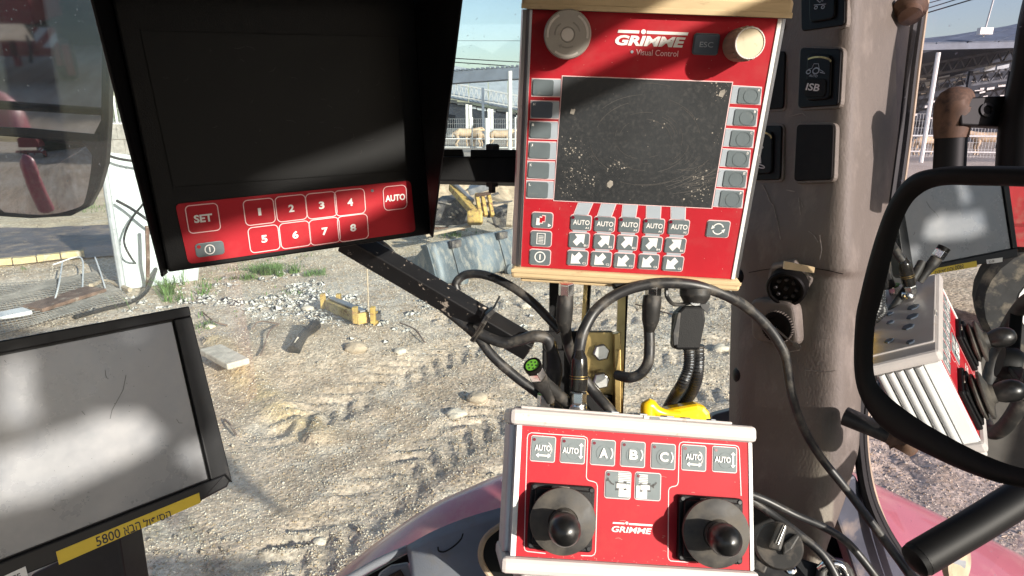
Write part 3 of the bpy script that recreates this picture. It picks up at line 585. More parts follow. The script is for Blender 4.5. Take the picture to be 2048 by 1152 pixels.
# ================================================================== MIDDLE GROUND
# loader bucket
bk = thing('loader_bucket', G(960, 560), 'blue grey loader bucket lying on the dirt between hood and red panel', 'bucket')
g0, g1 = GG(884, 572), GG(1036, 540); ax = nrm((g1-g0)*A(1, 1, 0)); Lb = 2.5; bn = A(ax[1], -ax[0], 0); bn = bn*np.sign(-(bn[1])) if bn[1] != 0 else bn
prof = [(-.12, .0), (.02, .03), (.05, .10), (-.03, .34), (-.13, .58), (-.17, .66), (-.22, .67), (-.28, .60)]
def bp_(s, k, off=0.): return g0-ax*.12+ax*s+bn*(prof[k][0]+off)+A(0, 0, prof[k][1])
b = B()
PR = cr([A(p[0], 0, p[1]) for p in prof], 2)
ins = [A(p[0]-.05, 0, p[1]-.02) for p in PR]
def W3(s, p): return g0-ax*.12+ax*s+bn*p[0]+A(0, 0, p[2])
rows = [[W3(s, p) for p in PR] for s in np.linspace(0, Lb, 14)]; b.grid(rows); b.build('shell', M_bucket, bk, smooth='all', solid=.03, recalc=False)
for s in (0.-.03, Lb):
    poly = [W3(s, p) for p in PR]+[g0-ax*.12+ax*s-bn*.95+A(0, 0, .02)]; B().prism(poly, ax*.04).build('side_plate', M_bucket, bk)
for s in (.42, 1.5):
    b = B()
    for i in range(len(PR)-1): a, c_ = W3(s, PR[i]), W3(s, PR[i+1]); b.box(a+bn*.015, ax*.12, c_-a, bn*.035)
    b.build('rib', M_bucket, bk, bevel=.006)
    B().box(W3(s-.05, PR[-7])+bn*.03, ax*.2, A(0, 0, .12), bn*.09).build('hook', M_scrap, bk, bevel=.01); B().lathe(W3(s+.06, PR[3])+bn*.02, bn, [(.09, 0), (.09, .08), (.05, .09)], 12).build('pin_boss', M_bucket, bk)
B().bar(W3(-.03, PR[-1])+A(0, 0, .02), W3(Lb, PR[-1])+A(0, 0, .02), .1, .05).build('cutting_edge', M_bucket, bk)
# scrap heap
def item(name, pts, wd, h, m, label, cat, dz=.0, group='scrap pile behind the bucket'):
    a, c_ = (GG(*pts[0]), GG(*pts[1])); a[2] += pts[0][2] if len(pts[0]) > 2 else 0
    return None
def beam(a, c_, wd, h, m, name, label, cat, group='scrap pile behind the bucket', bev=.01):
    return tag(B().bar(a, c_, wd, h).build(name, m, bevel=bev), label, cat, group)
yl = thing('plough_part', GG(950, 440), 'bent yellow steel arm with boxy foot leaning on the scrap', 'machine part')
a = GG(905, 384, 1.0); a = AY(904, 374, 13.6); c_ = AY(952, 428, 12.6); B().bar(a, c_, .16, .14).build('arm', M_yelpaint, yl, bevel=.02)
B().bar(c_+A(-.02, 0, .05), AY(950, 448, 12.5), .3, .26).build('foot', M_yelpaint, yl, bevel=.04); B().tube([AY(908, 366, 13.5), AY(945, 402, 13)], .045, 8).build('cylinder', M_steel, yl)
yf = thing('steel_lattice', GG(968, 432), 'worn yellow steel frame with rusty slots standing in scrap', 'machine part')
for px in (957, 968, 981): B().bar(AY(px-4, 388, 12.9), AY(px+4, 432, 12.6), .07, .1).build('bar', M_yelpaint, yf, bevel=.01)
for py in (390, 410, 430): B().bar(AY(952+(py-390)*.15, py, 12.8), AY(982+(py-390)*.15, py-4, 12.8), .08, .06).build('crossbar', M_rust, yf, bevel=.01)
def sheet(px, Yd, m, label, name='scrap_sheet', th=.05, cat='scrap'):
    q = [AY(x, y, Yd+i_*0) for i_, (x, y) in enumerate(px)]; nn = nrm(np.cross(q[1]-q[0], q[2]-q[0]))
    return tag(B().prism(q, A(0, .5, .05)).build(name, m, bevel=.02), label, cat, 'scrap pile behind the bucket')
sheet([(835, 432), (880, 402), (925, 398), (948, 425), (938, 450), (890, 452), (850, 450)], 13.4, M_scrap, 'dark crumpled scrap mass left of the yellow arm')
sheet([(980, 428), (1020, 415), (1070, 420), (1070, 452), (990, 456)], 13.6, M_scrap, 'dark scrap sheet right of the yellow frame')
sheet([(935, 380), (975, 366), (985, 378), (940, 392)], 15, M_steel, 'grey metal plate on top of the scrap heap')
beam(AY(975, 392, 14), AY(1040, 414, 13.6), .07, .07, M_wood, 'timber', 'thin long timber across the right of the scrap', 'timber')
beam(AY(1022, 405, 13.2), AY(1018, 452, 12.8), .12, .1, M_wood, 'timber', 'pale upright plank beside the red panel edge', 'timber')
beam(AY(850, 470, 12.6), AY(940, 450, 12.9), .2, .06, M_wood, 'timber', 'pale brown plank lying left behind the bucket', 'timber')
beam(AY(862, 456, 12.8), AY(930, 458, 12.9), .1, .05, M_rust, 'timber', 'reddish flat bar lying behind the bucket', 'metal bar')
b = B()
for i in range(26):
    a = AY(890+random.random()*140, 395+random.random()*55, 13+random.random()); d = A(random.gauss(0, .3), random.gauss(0, .2), random.gauss(0, .15)); b.bar(a, a+d, .03+.05*random.random(), .03)
tag(b.build('scrap_litter', M_scrap), 'tangle of small bent scrap behind the bucket', kind='stuff')
for i in range(3): beam(AY(903+i*8, 425-i*4, 13.2), AY(908+i*8, 431-i*4, 13.15), .04, .03, M_wood, 'slat', ['leftmost', 'middle', 'rightmost'][i]+' of the three short pale slats on the dark scrap', 'slat')
for (px, py, Yd, w_, h_, lb) in ((870, 372, 22, 2.6, .8, 'low tan earth mound left behind the yellow arm'), (1010, 384, 19, 2.4, .75, 'stony earth mound right behind the scrap')):
    c_ = AY(px, py, Yd); rows = []
    for j in range(15):
        row = []
        for i in range(31):
            u, v = -1+2*i/30, -1+2*j/14; x, y = c_[0]+u*w_, Yd+v*1.3; e_ = max(0, 1-u*u-v*v); row.append(A(x, y, -.05+h_*e_**.7*(1+.6*(float(fbm(np.array([x*2.]), np.array([y*2.]), 4, 8)[0])-.45)*2)))
        rows.append(row)
    tag(B().grid(rows).build('earth_mound', mat('mound_soil', (.46, .36, .25), .95, var=.4, scale=5, bump=.8, bscale=12), smooth='all', recalc=False), lb, 'earth mound', 'earth mounds behind the scrap')
# yellow channel frame on rubble
cf = thing('channel_frame', GG(700, 640), 'yellow steel channel bar with end brackets on the white rubble', 'machine part')
a, c_ = GG(662, 622, .1), GG(728, 652, .1); B().bar(a, c_, .16, .14).build('channel', M_yelpaint, cf, bevel=.01); B().bar(a+A(0, .03, .085), c_+A(0, .03, .085), .09, .02).build('top_flange', M_steel, cf)
for q_, s_ in ((a, 1), (c_, 1)):
    for dx in (-.1, .12): B().bar(q_+A(dx, 0, -.06), q_+A(dx, 0, .15), .06, .09).build('bracket', M_yelpaint, cf, bevel=.008)
B().bar(c_+A(.15, .05, 0), GG(755, 645, .12), .1, .08).build('stub', M_scrap, cf); B().bar(GG(752, 650, .0), GG(752, 650, .18), .05, .07).build('bracket', M_yelpaint, cf)
tb('thin_rod', [GG(737, 640, .0), AY(736, 590, GG(737, 640)[1]), AY(734, 538, GG(737, 640)[1]+.05)], .012, M_wood, 'thin upright stick behind the yellow channel bar', 'stick', sm=0)
# black hose offcut, branches, slab, rocks
ho = thing('hose_offcut', GG(612, 688), 'torn black rubber hose offcut lying on the brown heap', 'hose piece')
B().tube([GG(588, 710, .05), GG(600, 694, .07), GG(612, 680, .08), GG(632, 661, .07)], [.075, .06, .055, .07], 8, sm=4).build('rubber', M_rubber, ho, smooth=True); B().tube([GG(591, 705, .11), GG(598, 696, .125)], .012, 6).build('dusty_patch', M_stone, ho)
for pts, lb in (([(558, 652), (540, 672), (528, 700), (522, 720)], 'dark twig curving down the brown heap'), ([(558, 652), (520, 652), (505, 662)], 'short dark twig at the top of the brown heap'), ([(405, 628), (430, 652), (455, 655)], 'rusty twig just right of the terminal corner'), ([(450, 845), (462, 862), (474, 878)], 'thin dry twig below the pale slab'), ([(800, 650), (830, 668), (850, 690)], 'crooked dark twig beyond the black arm'), ([(1270, 612), (1340, 636), (1400, 640)], 'long dry stick seen between the cables')):
    tb('twig', [GG(x, y, .03+.03*(i % 2)) for i, (x, y) in enumerate(pts)], .010, M_wooddark, lb, 'twig', 'twigs on the dirt')
tag(B().bar(GG(424, 722, .14), GG(480, 750, .12), .24, .07).build('concrete_slab', M_stone, bevel=.015), 'pale broken slab on the orange soil bank', 'slab')
def rock(px, py, s, label, m=M_stone):
    c_ = GG(px, py); bm = bmesh.new(); bmesh.ops.create_icosphere(bm, subdivisions=3, radius=1)
    sd = px*.37
    for v in bm.verts:
        d = .75+.5*float(fbm(np.array([v.co.x*1.6+sd]), np.array([v.co.y*1.6+v.co.z*1.3]), 3, 3)[0]); v.co = Vector((v.co.x*d*s, v.co.y*d*s*.8, v.co.z*d*s*.55))
    me_ = bpy.data.meshes.new('rock'); bm.to_mesh(me_); bm.free(); me_.materials.append(m); o = bpy.data.objects.new('rock', me_); COL.objects.link(o); o.location = c_+A(0, 0, s*.18); return tag(o, label, 'rock', 'larger rocks on the dirt')
M_rock = mat('sandy_rock', (.42, .34, .25), .9, var=.25, scale=9, bump=.5, bscale=25)
for px, py, s, lb in ((712, 700, .13, 'rounded sandy rock right of the hose offcut'), (420, 655, .07, 'white stone beside the terminal corner'), (800, 705, .08, 'white flat stone below the yellow channel bar'), (912, 832, .10, 'broad sandy lump left of the joystick box'), (955, 800, .11, 'sandy ridge lump beyond the black cables'), (1050, 615, .09, 'pale stone behind the zip tie'), (1440, 700, .1, 'pale stone seen left of the cab post'), (640, 1085, .05, 'bluish pale stone on the gravel near the fender'), (615, 620, .09, 'grey stone left of the yellow channel bar')):
    rock(px, py, s, lb, M_rock if s > .1 else M_stone)
# ================================================================== RED MACHINES SEEN IN THE MIRRORS
def boxl(b, x0, y0, z0, x1, y1, z1): return b.box(A(x0, y0, z0), A(x1-x0, 0, 0), A(0, y1-y0, 0), A(0, 0, z1-z0))
tl = thing('red_trailer', A(-5.5, -1, 0), 'red farm trailer with grey lettering, reflected in the cab mirror', 'trailer')
b = B(); boxl(b, -7.4, -1.8, 1.15, -5.1, 3.6, 3.6); b.build('body', M_redmach, tl, bevel=.03)
for i in range(14): boxl(B(), -5.1, -1.75+i*.4, 1.15, -5.03, -1.68+i*.4, 3.6).build('rib', M_redmach, tl)
boxl(B(), -5.12, -1.8, 3.5, -4.98, 3.6, 3.66).build('top_rail', M_redmach, tl); boxl(B(), -5.12, -1.8, 1.1, -4.98, 3.6, 1.26).build('bottom_rail', M_redmach, tl)
for yy in (-.6, .9):
    B().lathe(A(-5.55, yy, .58), A(1, 0, 0), [(.3, 0), (.52, .02), (.58, .08), (.58, .34), (.52, .4), (.3, .4)], 28).build('tyre', M_tyre, tl, smooth=True); B().lathe(A(-5.2, yy, .58), A(1, 0, 0), [(.3, 0), (.3, .06), (.1, .02), (.1, .08)], 20).build('rim', M_whitepaint, tl)
B().bar(A(-6.2, 3.6, 1.), A(-6.2, 5.0, .7), .15, .15).build('drawbar', M_redmach, tl)
tp = Plane(A(-5.02, 0, 2.6), A(0, -1, 0), A(1, 0, 0))
hv = thing('beet_harvester', A(-2.6, -9, 0), 'red root harvester behind the tractor, reflected in the wing mirror', 'harvester')
# wing mirror plane
mc = P(95, 150, 1.7); v_ = nrm(mc-CAM); r0 = nrm(A(-.20, -1, -.128)); MP = Plane(mc, A(1, 0, 0), nrm(r0-v_))
def refl(px, py, dist, n=None):
    q = MP.hit(px, py); d = nrm(ray(px, py)); m_ = MP.n; return q+(d-2*(d@m_)*m_)*dist
bx = refl(92, 75, 20)
hx, hy, hzz = bx
# built round the warning board: mirror-left is towards the tractor, so the body extends to +x
b = B(); boxl(b, hx-.35, hy-.9, 1.5, hx-2.6, hy-5, 3.6); b.build('hopper', M_redmach, hv, bevel=.03)
b = B(); boxl(b, hx+.1, hy-.2, hzz-.35, hx-2.8, hy-.5, hzz-.12); b.build('cross_beam', M_redmach, hv); b = B(); boxl(b, hx+.1, hy-.2, .75, hx-2.8, hy-.45, .9); b.build('lower_beam', M_redmach, hv)
for dx in (-.05, .9, 1.8): boxl(B(), hx-dx, hy-.2, .5, hx-dx+.14, hy-.4, hzz-.1).build('upright', M_redmach, hv)
boxl(B(), hx+.42, hy-.15, .25, hx+.26, hy-.35, hzz-.2).build('side_guard', M_redmach, hv)
for dx in (.5, 1.5, 2.3): B().tube([A(hx-dx, hy-.1, .6), A(hx-dx+.1, hy, 1.), A(hx-dx, hy-.4, hzz)], .04, 8, sm=4).build('hydraulic_hose', M_cable, hv, smooth=True)
for dx in (.1, 2.2): B().lathe(A(hx-dx, hy-1.2, .55), A(1, 0, 0), [(.3, 0), (.5, .02), (.55, .08), (.55, .34), (.5, .4), (.3, .4)], 28).build('wheel', M_tyre, hv, smooth=True)
B().tube([A(hx-.15, hy-.9, 2.2), A(hx-.1, hy-1.3, 3.4), A(hx-.1, hy-2.6, 3.7)], .09, 8, sm=3).build('discharge_arm', M_redmach, hv, smooth=True)
BP = Plane(A(hx, hy, hzz), A(-1, 0, 0), A(0, 1, 0)); wbd = BP.plate(B(), [(-.25, -.25), (.25, -.25), (.25, .25), (-.25, .25)], 0, .02).build('warning_board', M_whitepaint, hv)
MW['warning_board'] = MW[hv.name]
for k in (-.30, .06): BP.plate(B(), [(max(-.25, k-.03), .25), (k+.16, .25), (min(.25, k+.5), -.12 if k < 0 else .0), (min(.25, k+.5), -.25), (k+.30, -.25)] if k > 0 else [(-.25, .25), (-.14, .25), (.25, -.14), (.25, -.25), (.14, -.25), (-.25, .14)], .021, .024).build('red_stripe', M_redmach, wbd) if k < 0 else BP.plate(B(), [(.08, .25), (.25, .25), (.25, .08)], .021, .024).build('red_stripe', M_redmach, wbd)
BP.plate(B(), [(-.25, -.08), (-.25, -.25), (-.08, -.25)], .021, .024).build('red_stripe', M_redmach, wbd)
tw = B(); rows = []
for k, h_ in enumerate(np.linspace(0, 1, 9)):
    row = []
    for i in range(90):
        a = math.radians(52+i*1.6); R_ = 30+3*float(fbm(np.array([i*.35]), np.array([h_*3.]), 3, 4)[0])-3*math.sin(h_*2.6); H_ = 4.6+2.6*float(fbm(np.array([i*.21]), np.array([.5]), 3, 6)[0]); row.append(A(R_*math.sin(a), -R_*math.cos(a)*-1 if 0 else R_*math.cos(a), H_*h_))
    rows.append(row)
tag(tw.grid(rows).build('sky_block_trees', mat('dark_foliage', (.03, .045, .02), .9, var=.5, scale=2), smooth='all', solid=2., recalc=False), 'added belt of dark trees behind and right of the tractor, out of the frame, blocking low sky', kind='stuff')  # unseen trees added to block low sky and darken reflections
rf = refl(4, 200, 4.6); rb = thing('machine_cover', A(rf[0], rf[1], 0), 'rounded dusty red cover at the inner edge of the wing mirror image', 'cover')
B().tube([A(rf[0]-.05, rf[1], .3), A(rf[0]-.08, rf[1], rf[2]-.5), A(rf[0]-.08, rf[1]-.05, rf[2]-.1), A(rf[0]-.15, rf[1]-.1, rf[2]+.08)], [.26, .24, .19, .05], 18, sm=5).build('panel', M_fender, rb, smooth=True)
# fence and green drum far behind, seen in the wing mirror
fb = refl(165, 25, 34)
gt = thing('yard_gate', A(fb[0], fb[1], 0), 'pale blue barred gate behind the tractor, reflected in the wing mirror', 'gate')
for k in range(7): boxl(B(), fb[0]-1.6, fb[1], .5+k*.38, fb[0]+1.8, fb[1]+.06, .6+k*.38).build('bar', M_galv, gt)
for dx in (-1.6, .1, 1.8): boxl(B(), fb[0]+dx, fb[1]-.05, 0, fb[0]+dx+.12, fb[1]+.1, 3.2).build('post', M_galv, gt)
tag(B().lathe(A(fb[0]-.2, fb[1]+1.5, 0), A(0, 0, 1), [(.28, 0), (.3, .1), (.3, .8), (.28, .88)], 16).build('drum', mat('green_paint', (.05, .35, .15), .5)), 'green drum before the gate, reflected in the wing mirror', 'drum')
# ================================================================== THE CAB
cab = thing('tractor_cab', A(0, 0, 1.2), 'tractor cab shell with brown trimmed corner post, roof and windows', 'tractor cab')
def SUNZ(y):                                           # height of the door-top rail above the right-hand door, front to back
    return float(np.interp(y, [-.9, -.41, -.34, -.25, -.11, .2, .26, .34, .6, .9], [3.10, 3.063, 3.054, 3.035, 3.010, 2.990, 2.982, 2.970, 2.95, 2.94]))
# roof with its right edge over the door
b = B(); yy = [-1.0, -.29, -.18, -.10, .10, .2, .5, 1.05]; zz = [3.08, 3.068, 3.057, 3.052, 3.033, 3.038, 3.04, 3.04]
rows = [[A(-.9, y, z+.05), A(.3, y, z+.05), A(.6, y, z), A(.635, y, z+.03), A(.635, y, z+.16), A(-.75, y, z+.22)] for y, z in zip(yy, zz)]
V_ = [p for r in rows for p in r]; Fs = [(i*6+k, i*6+(k+1) % 6, (i+1)*6+(k+1) % 6, (i+1)*6+k) for i in range(len(rows)-1) for k in range(6)]+[tuple(range(6)), tuple(range(42, 48))]
b.add(V_, Fs).build('roof', M_liner, cab, smooth=True)
B().tube([A(.6, y, SUNZ(y)) for y in np.linspace(-.9, .93, 24)], .0155, 10).build('door_rail', M_seal, cab, smooth=True)
B().tube([A(.6, -.31, 2.955), A(.6, -.28, 2.962), A(.6, -.05, 2.957), A(.6, -.02, 2.95)], .023, 10).build('shade_bar', M_seal, cab, smooth=True)  # unseen bar added to cast the lower shade band on the monitor keys
for y in (-.85,): B().box(A(.60, y, 1.2), A(.07, 0, 0), A(0, .1, 0), A(0, 0, 1.95)).build('rear_post', M_liner, cab, bevel=.01)
cu = bpy.data.curves.new('gobo_outline', 'CURVE'); cu.dimensions = '2D'; cu.fill_mode = 'BOTH'; cu.extrude = .003
for poly in ([(-.74, 2.60), (-.74, 3.08), (-.405, 3.045), (-.385, 3.0), (-.383, 2.845), (-.410, 2.838), (-.408, 2.60)], [(-.667, 2.985), (-.646, 3.035), (-.614, 3.04), (-.624, 2.991), (-.622, 2.968)], [(-.700, 2.962), (-.673, 2.959), (-.568, 2.936), (-.559, 2.942), (-.488, 2.911), (-.461, 2.870), (-.481, 2.867), (-.527, 2.873), (-.629, 2.891), (-.700, 2.915)], [(-.423, 2.846), (-.4125, 2.835), (-.4125, 2.80), (-.452, 2.842)], [(-.505, 3.010), (-.455, 2.999), (-.462, 2.994)]):
    sp = cu.splines.new('POLY'); sp.points.add(len(poly)-1); sp.use_cyclic_u = True
    for q_, (y, z) in zip(sp.points, poly): q_.co = (y, z, 0, 1)
ob = bpy.data.objects.new('g', cu); me = bpy.data.meshes.new_from_object(ob); bpy.data.objects.remove(ob)
b = B(); b.add([(.62+v.co.z, v.co.x, v.co.y) for v in me.vertices], [tuple(p.vertices) for p in me.polygons]); b.build('sun_patch_gobo', M_liner, cab, recalc=False)  # added plate out of view; cut-outs shape the sun patches on the terminal screen
B().box(A(-.78, -.95, 1.2), A(.07, 0, 0), A(0, .12, 0), A(0, 0, 1.95)).build('rear_post', M_liner, cab, bevel=.01)
B().box(A(-.98, .74, 1.2), A(.05, 0, 0), A(0, .08, 0), A(0, 0, 1.95)).build('front_post', M_liner, cab, bevel=.01)
B().box(A(-.8, -1., 1.12), A(1.5, 0, 0), A(0, 2., 0), A(0, 0, .06)).build('floor', M_rubber, cab)
B().box(A(-.75, -1.02, 1.18), A(1.4, 0, 0), A(0, .06, 0), A(0, 0, 1.05)).build('rear_wall', M_liner, cab)
B().box(A(-.78, -.8, 1.18), A(.04, 0, 0), A(0, 1.7, 0), A(0, 0, .75)).build('door_panel', M_liner, cab, bevel=.01)
st = thing('driver_seat', A(0, -.45, 1.2), 'dark fabric driver seat behind the camera', 'seat')
B().box(A(-.27, -.62, 1.62), A(.54, 0, 0), A(0, .46, 0), A(0, 0, .13)).build('seat', M_seat, st, bevel=.04); B().box(A(-.26, -.80, 1.70), A(.52, 0, 0), A(0, .14, 0), A(0, -.05, .62)).build('backrest', M_seat, st, bevel=.04)
B().box(A(-.18, -.56, 1.2), A(.36, 0, 0), A(0, .34, 0), A(0, 0, .42)).build('pedestal', M_seat, st, bevel=.02)
# corner post: lofted trim; rows give photo heights, left edge, corner, right edge with depths
PR_ = [(-70, 1545, .95, 1712, .800, 1850, .885), (0, 1530, .95, 1704, .805, 1826, .885), (120, 1522, .95, 1699, .810, 1812, .885), (260, 1516, .95, 1694, .812, 1797, .885), (380, 1508, .95, 1690, .814, 1781, .885),
       (470, 1486, .945, 1691, .816, 1768, .885), (520, 1491, .945, 1694, .818, 1758, .885), (542, 1496, .945, 1692, .822, 1753, .885), (556, 1497, .945, 1688, .834, 1750, .886), (600, 1496, .945, 1684, .838, 1742, .887),
       (700, 1493, .945, 1680, .842, 1730, .888), (800, 1491, .945, 1678, .845, 1722, .888), (900, 1490, .945, 1668, .848, 1718, .888), (1000, 1490, .94, 1655, .850, 1690, .886), (1100, 1490, .94, 1636, .852, 1652, .870), (1180, 1490, .94, 1625, .853, 1640, .868)]
def prow(r):
    y, xl, dl, xc, dc, xr, dr = r; L_, C_, R_ = P(xl, y, dl), P(xc, y, dc), P(xr, y, dr); bk_ = nrm(C_-L_); out = [L_+A(-.004, .06, 0), L_+A(-.006, .02, 0), L_]
    e1 = L_-C_; e2 = R_-C_; l1, l2 = np.linalg.norm(e1), np.linalg.norm(e2); rr_ = min(.030, l1*.3, l2*.6)
    p1, p2 = C_+e1/l1*rr_, C_+e2/l2*rr_
    for t in (.15, .35, .55, .75): out.append(lerp(L_, p1, t))
    for k in range(7): t = k/6; out.append(p1*(1-t)**2+2*C_*t*(1-t)+p2*t*t)
    for t in (.25, .5, .75, 1): out.append(lerp(p2, R_, t))
    out.append(R_+A(.006, .05, 0)); return out
def rinterp(y):
    for a, c_ in zip(PR_[:-1], PR_[1:]):
        if a[0] <= y <= c_[0]: t = (y-a[0])/(c_[0]-a[0]); return tuple(p+(q-p)*t for p, q in zip(a, c_))
ys = sorted(set(list(np.arange(-70, 1181, 20))+[530, 536, 542, 546, 550, 556, 562])); rows = [prow(rinterp(y)) for y in ys]
B().grid(rows).build('post_trim', M_pillar, cab, smooth='all')
# foot plate beside the post, slate grey
FPp = Plane(P(1700, 1050, .90), A(1, .5, 0), nrm(A(.35, -.9, .15)))
def px_solid(poly, d, thk, m, name, parent, bevel=.002, smooth=False):
    q = [P(x, y, d if not hasattr(d, '__len__') else d[i]) for i, (x, y) in enumerate(poly)]
    return B().prism(q, FW*thk).build(name, m, parent, bevel=bevel, smooth=smooth)
FPp.pp(B(), [(1655, 985), (1668, 967), (1712, 950), (1728, 985), (1760, 1062), (1812, 1145), (1840, 1200), (1730, 1200), (1690, 1080)], 0, -.02).build('foot_plate', M_greyplate, cab, bevel=.004)
px_solid([(1560, 950), (1650, 990), (1690, 1085), (1735, 1200), (1540, 1200), (1500, 1000)], .97, .02, M_seal, 'foot_backing', cab)
# window seals
B().tube([P(x, y, .895) for x, y in ((1838, -50), (1832, 0), (1812, 130), (1795, 280), (1776, 420), (1762, 520), (1745, 650), (1726, 760), (1717, 830), (1718, 900), (1730, 980), (1757, 1050), (1800, 1120), (1850, 1190))], .0068, 8, sm=5).build('window_seal', M_seal, cab, smooth=True)
B().tube([P(x, y, .905) for x, y in ((1850, -50), (1846, 0), (1828, 130), (1811, 280), (1792, 420), (1778, 520), (1760, 650), (1738, 760), (1728, 830), (1728, 900), (1740, 980), (1768, 1050), (1811, 1120), (1862, 1190))], .0052, 8, sm=5).build('window_seal', M_seal, cab, smooth=True)
B().tube([P(x, y, .908) for x, y in ((1860, -50), (1855, 0), (1838, 130), (1820, 280), (1800, 420), (1786, 520), (1768, 650), (1745, 760), (1735, 830), (1735, 900), (1748, 980), (1778, 1060), (1822, 1130), (1866, 1190))], .0026, 6, sm=5).build('seal_edge', M_sealtan, cab, smooth=True)
B().lathe(P(1818, 14, .86), nrm(A(-.2, -.6, -.6)), [(.020, 0), (.022, .006), (.015, .012), (.014, .02), (.006, .021)], 20).build('hinge_cap', M_rust, cab, smooth=True)
# windows
fg = B(); q = [A(-.99, 1.04, 1.25), A(.41, 1.0, 1.25), A(.47, 1.02, 3.06), A(-.99, 1.06, 3.06)]; fg.prism(q, A(0, .004, 0)); fg.build('windscreen', M_front, cab)
pts = [A(.50, .94, 0), A(.60, .80, 0), A(.66, .62, 0), A(.69, .47, 0)]; b = B()
rows = [[p+A(0, 0, z) for p in pts] for z in (1.5, 3.03)]; b.grid(rows); b.build('door_window', M_side, cab, smooth='all', recalc=False)
# switch plane on the post
def swp(x, y):                                          # point on the switch face of the post
    r = rinterp(y); _, xl, dl, xc, dc, xr, dr = r; L_, C_ = P(xl, y, dl), P(xc, y, dc); n = nrm(np.cross(C_-L_, A(0, 0, 1))); n = n if n@(CAM-L_) > 0 else -n
    rr0 = ray(x, y); return CAM+rr0*(((L_-CAM)@n)/(rr0@n)), n
c0, n0 = swp(1600, 250); r1 = rinterp(60); r2 = rinterp(380); L1, C1 = P(r1[1], 60, r1[2]), P(r1[3], 60, r1[4]); L2 = P(r2[1], 380, r2[2])
SP = Plane(c0, C1-L1, nrm(np.cross(C1-L1, (L1-L2)))); SP = SP if SP.n@(CAM-c0) > 0 else Plane(c0, C1-L1, -SP.n)
def quadround(b, pl, q, r, h0, h1, n=4):
    uv = [np.array(pl.uv(*p)) for p in q]; out = []
    for i in range(4):
        a, c_, d_ = uv[i-1], uv[i], uv[(i+1) % 4]; p1, p2 = c_+nrm(a-c_)*r, c_+nrm(d_-c_)*r
        for k in range(n+1): t = k/n; out.append(p1*(1-t)**2+2*c_*t*(1-t)+p2*t*t)
    return pl.plate(b, out, h0, h1)
SW = [('rocker_switch', [(1607, -70), (1697, -70), (1694, 52), (1608, 64)], True), ('rocker_switch', [(1606, 97), (1688, 99), (1682, 212), (1601, 217)], True), ('blank_cover', [(1599, 250), (1673, 250), (1669, 360), (1593, 363)], False),
      ('rocker_switch', [(1520, -70), (1580, -60), (1574, 64), (1520, 70)], False), ('blank_cover', [(1500, 100), (1576, 104), (1572, 218), (1500, 222)], False), ('rocker_switch', [(1490, 252), (1569, 252), (1566, 360), (1480, 362)], True)]
swlab = ['black rocker switch with implement symbol at the top of the cab post', 'black rocker switch marked ISB with tractor symbol on the cab post', 'blank black switch cover below the ISB switch', 'black switch edge beside the top cap of the red panel', 'blank black cover between the red panel and the ISB switch', 'black rocker switch with seat symbol lowest and half hidden by the red panel']
for (nm, q, rock_), lb in zip(SW, swlab):
    s_ = thing(nm, SP.hit(*np.mean(q, 0)), lb, 'switch', 'switches on the cab post', SP.frame())
    g_ = [tuple(np.mean(q, 0)+(np.array(p)-np.mean(q, 0))*1.08) for p in q]
    quadround(B(), SP, g_, .009, -.004, .003).build('surround', M_pillar, s_, bevel=.0012)
    quadround(B(), SP, q, .006, -.003, .0052).build('frame', M_switch if nm != 'blank_cover' else M_switchfill, s_, bevel=.0012)
    if rock_:
        c_ = np.mean(q, 0); k_ = [tuple(c_+(np.array(p)-c_)*A(.60, .78)+A(2, 0)) for p in q]
        quadround(B(), SP, k_, .008, .005, .0085).build('rocker', M_switch, s_, bevel=.002)
        if 97 in [p[1] for p in q]:
            lo_ = [(1622, 160), (1664, 160), (1661, 196), (1619, 197)]; quadround(B(), SP, lo_, .006, .0085, .0098).build('lower_pad', M_switchfill, s_, bevel=.001)
            SP.text('ISB', 1638, 177, 27, 15, .0102, 'symbol', M_print, s_, bold=.02); SP.text('AUTO', 1637, 154, 17, 5, .0087, 'symbol', M_strip, s_, bold=.01)
            b = B(); SP.ring(b, 1627, 146, 4, 4, 1.5, .0087, .009); SP.ring(b, 1642, 144, 6, 6, 1.8, .0087, .009); SP.stroke(b, [SP.uv(*p) for p in ((1627, 141), (1634, 139), (1638, 130), (1647, 130), (1649, 141), (1657, 146))], .0007, .0087, .009); SP.stroke(b, [SP.uv(*p) for p in ((1650, 147), (1660, 149))], .001, .0087, .009); b.build('symbol', M_strip, s_)
            SP.ring(B(), 1646, 128, 26, 12, 2.5, .0085, .0088, 20, 150).build('worn_edge', M_zinc, s_)
        elif q[0][1] < 0:
            b = B(); SP.stroke(b, [SP.uv(*p) for p in ((1638, 13), (1662, 11))], .0009, .0087, .009); SP.ring(b, 1642, 18, 3, 3, 1.2, .0087, .009); SP.ring(b, 1656, 17, 3, 3, 1.2, .0087, .009); SP.stroke(b, [SP.uv(*p) for p in ((1641, 0), (1650, 8), (1658, -2))], .0009, .0087, .009); SP.stroke(b, [SP.uv(*p) for p in ((1646, -4), (1658, -2), (1655, 6))], .0008, .0087, .009); b.build('symbol', M_strip, s_)
        else:
            b = B(); SP.ring(b, 1528, 295, 8, 3, 1.2, .0087, .009); SP.ring(b, 1530, 334, 9, 3, 1.2, .0087, .009); SP.pp(b, [(1524, 328), (1531, 315), (1532, 328)], .0087, .009); b.build('symbol', M_print, s_)
            SP.ring(B(), 1534, 276, 18, 10, 2.2, .0085, .0088, 10, 140).build('worn_edge', M_zinc, s_)
b = B()
for pts in ([(1498, 545), (1540, 538), (1600, 534), (1650, 540), (1686, 548)],):
    q = cr([swp(*p)[0]+swp(*p)[1]*.0002 for p in pts], 5); B().tube(q, .0005, 5).build('trim_seam', M_seal, cab)
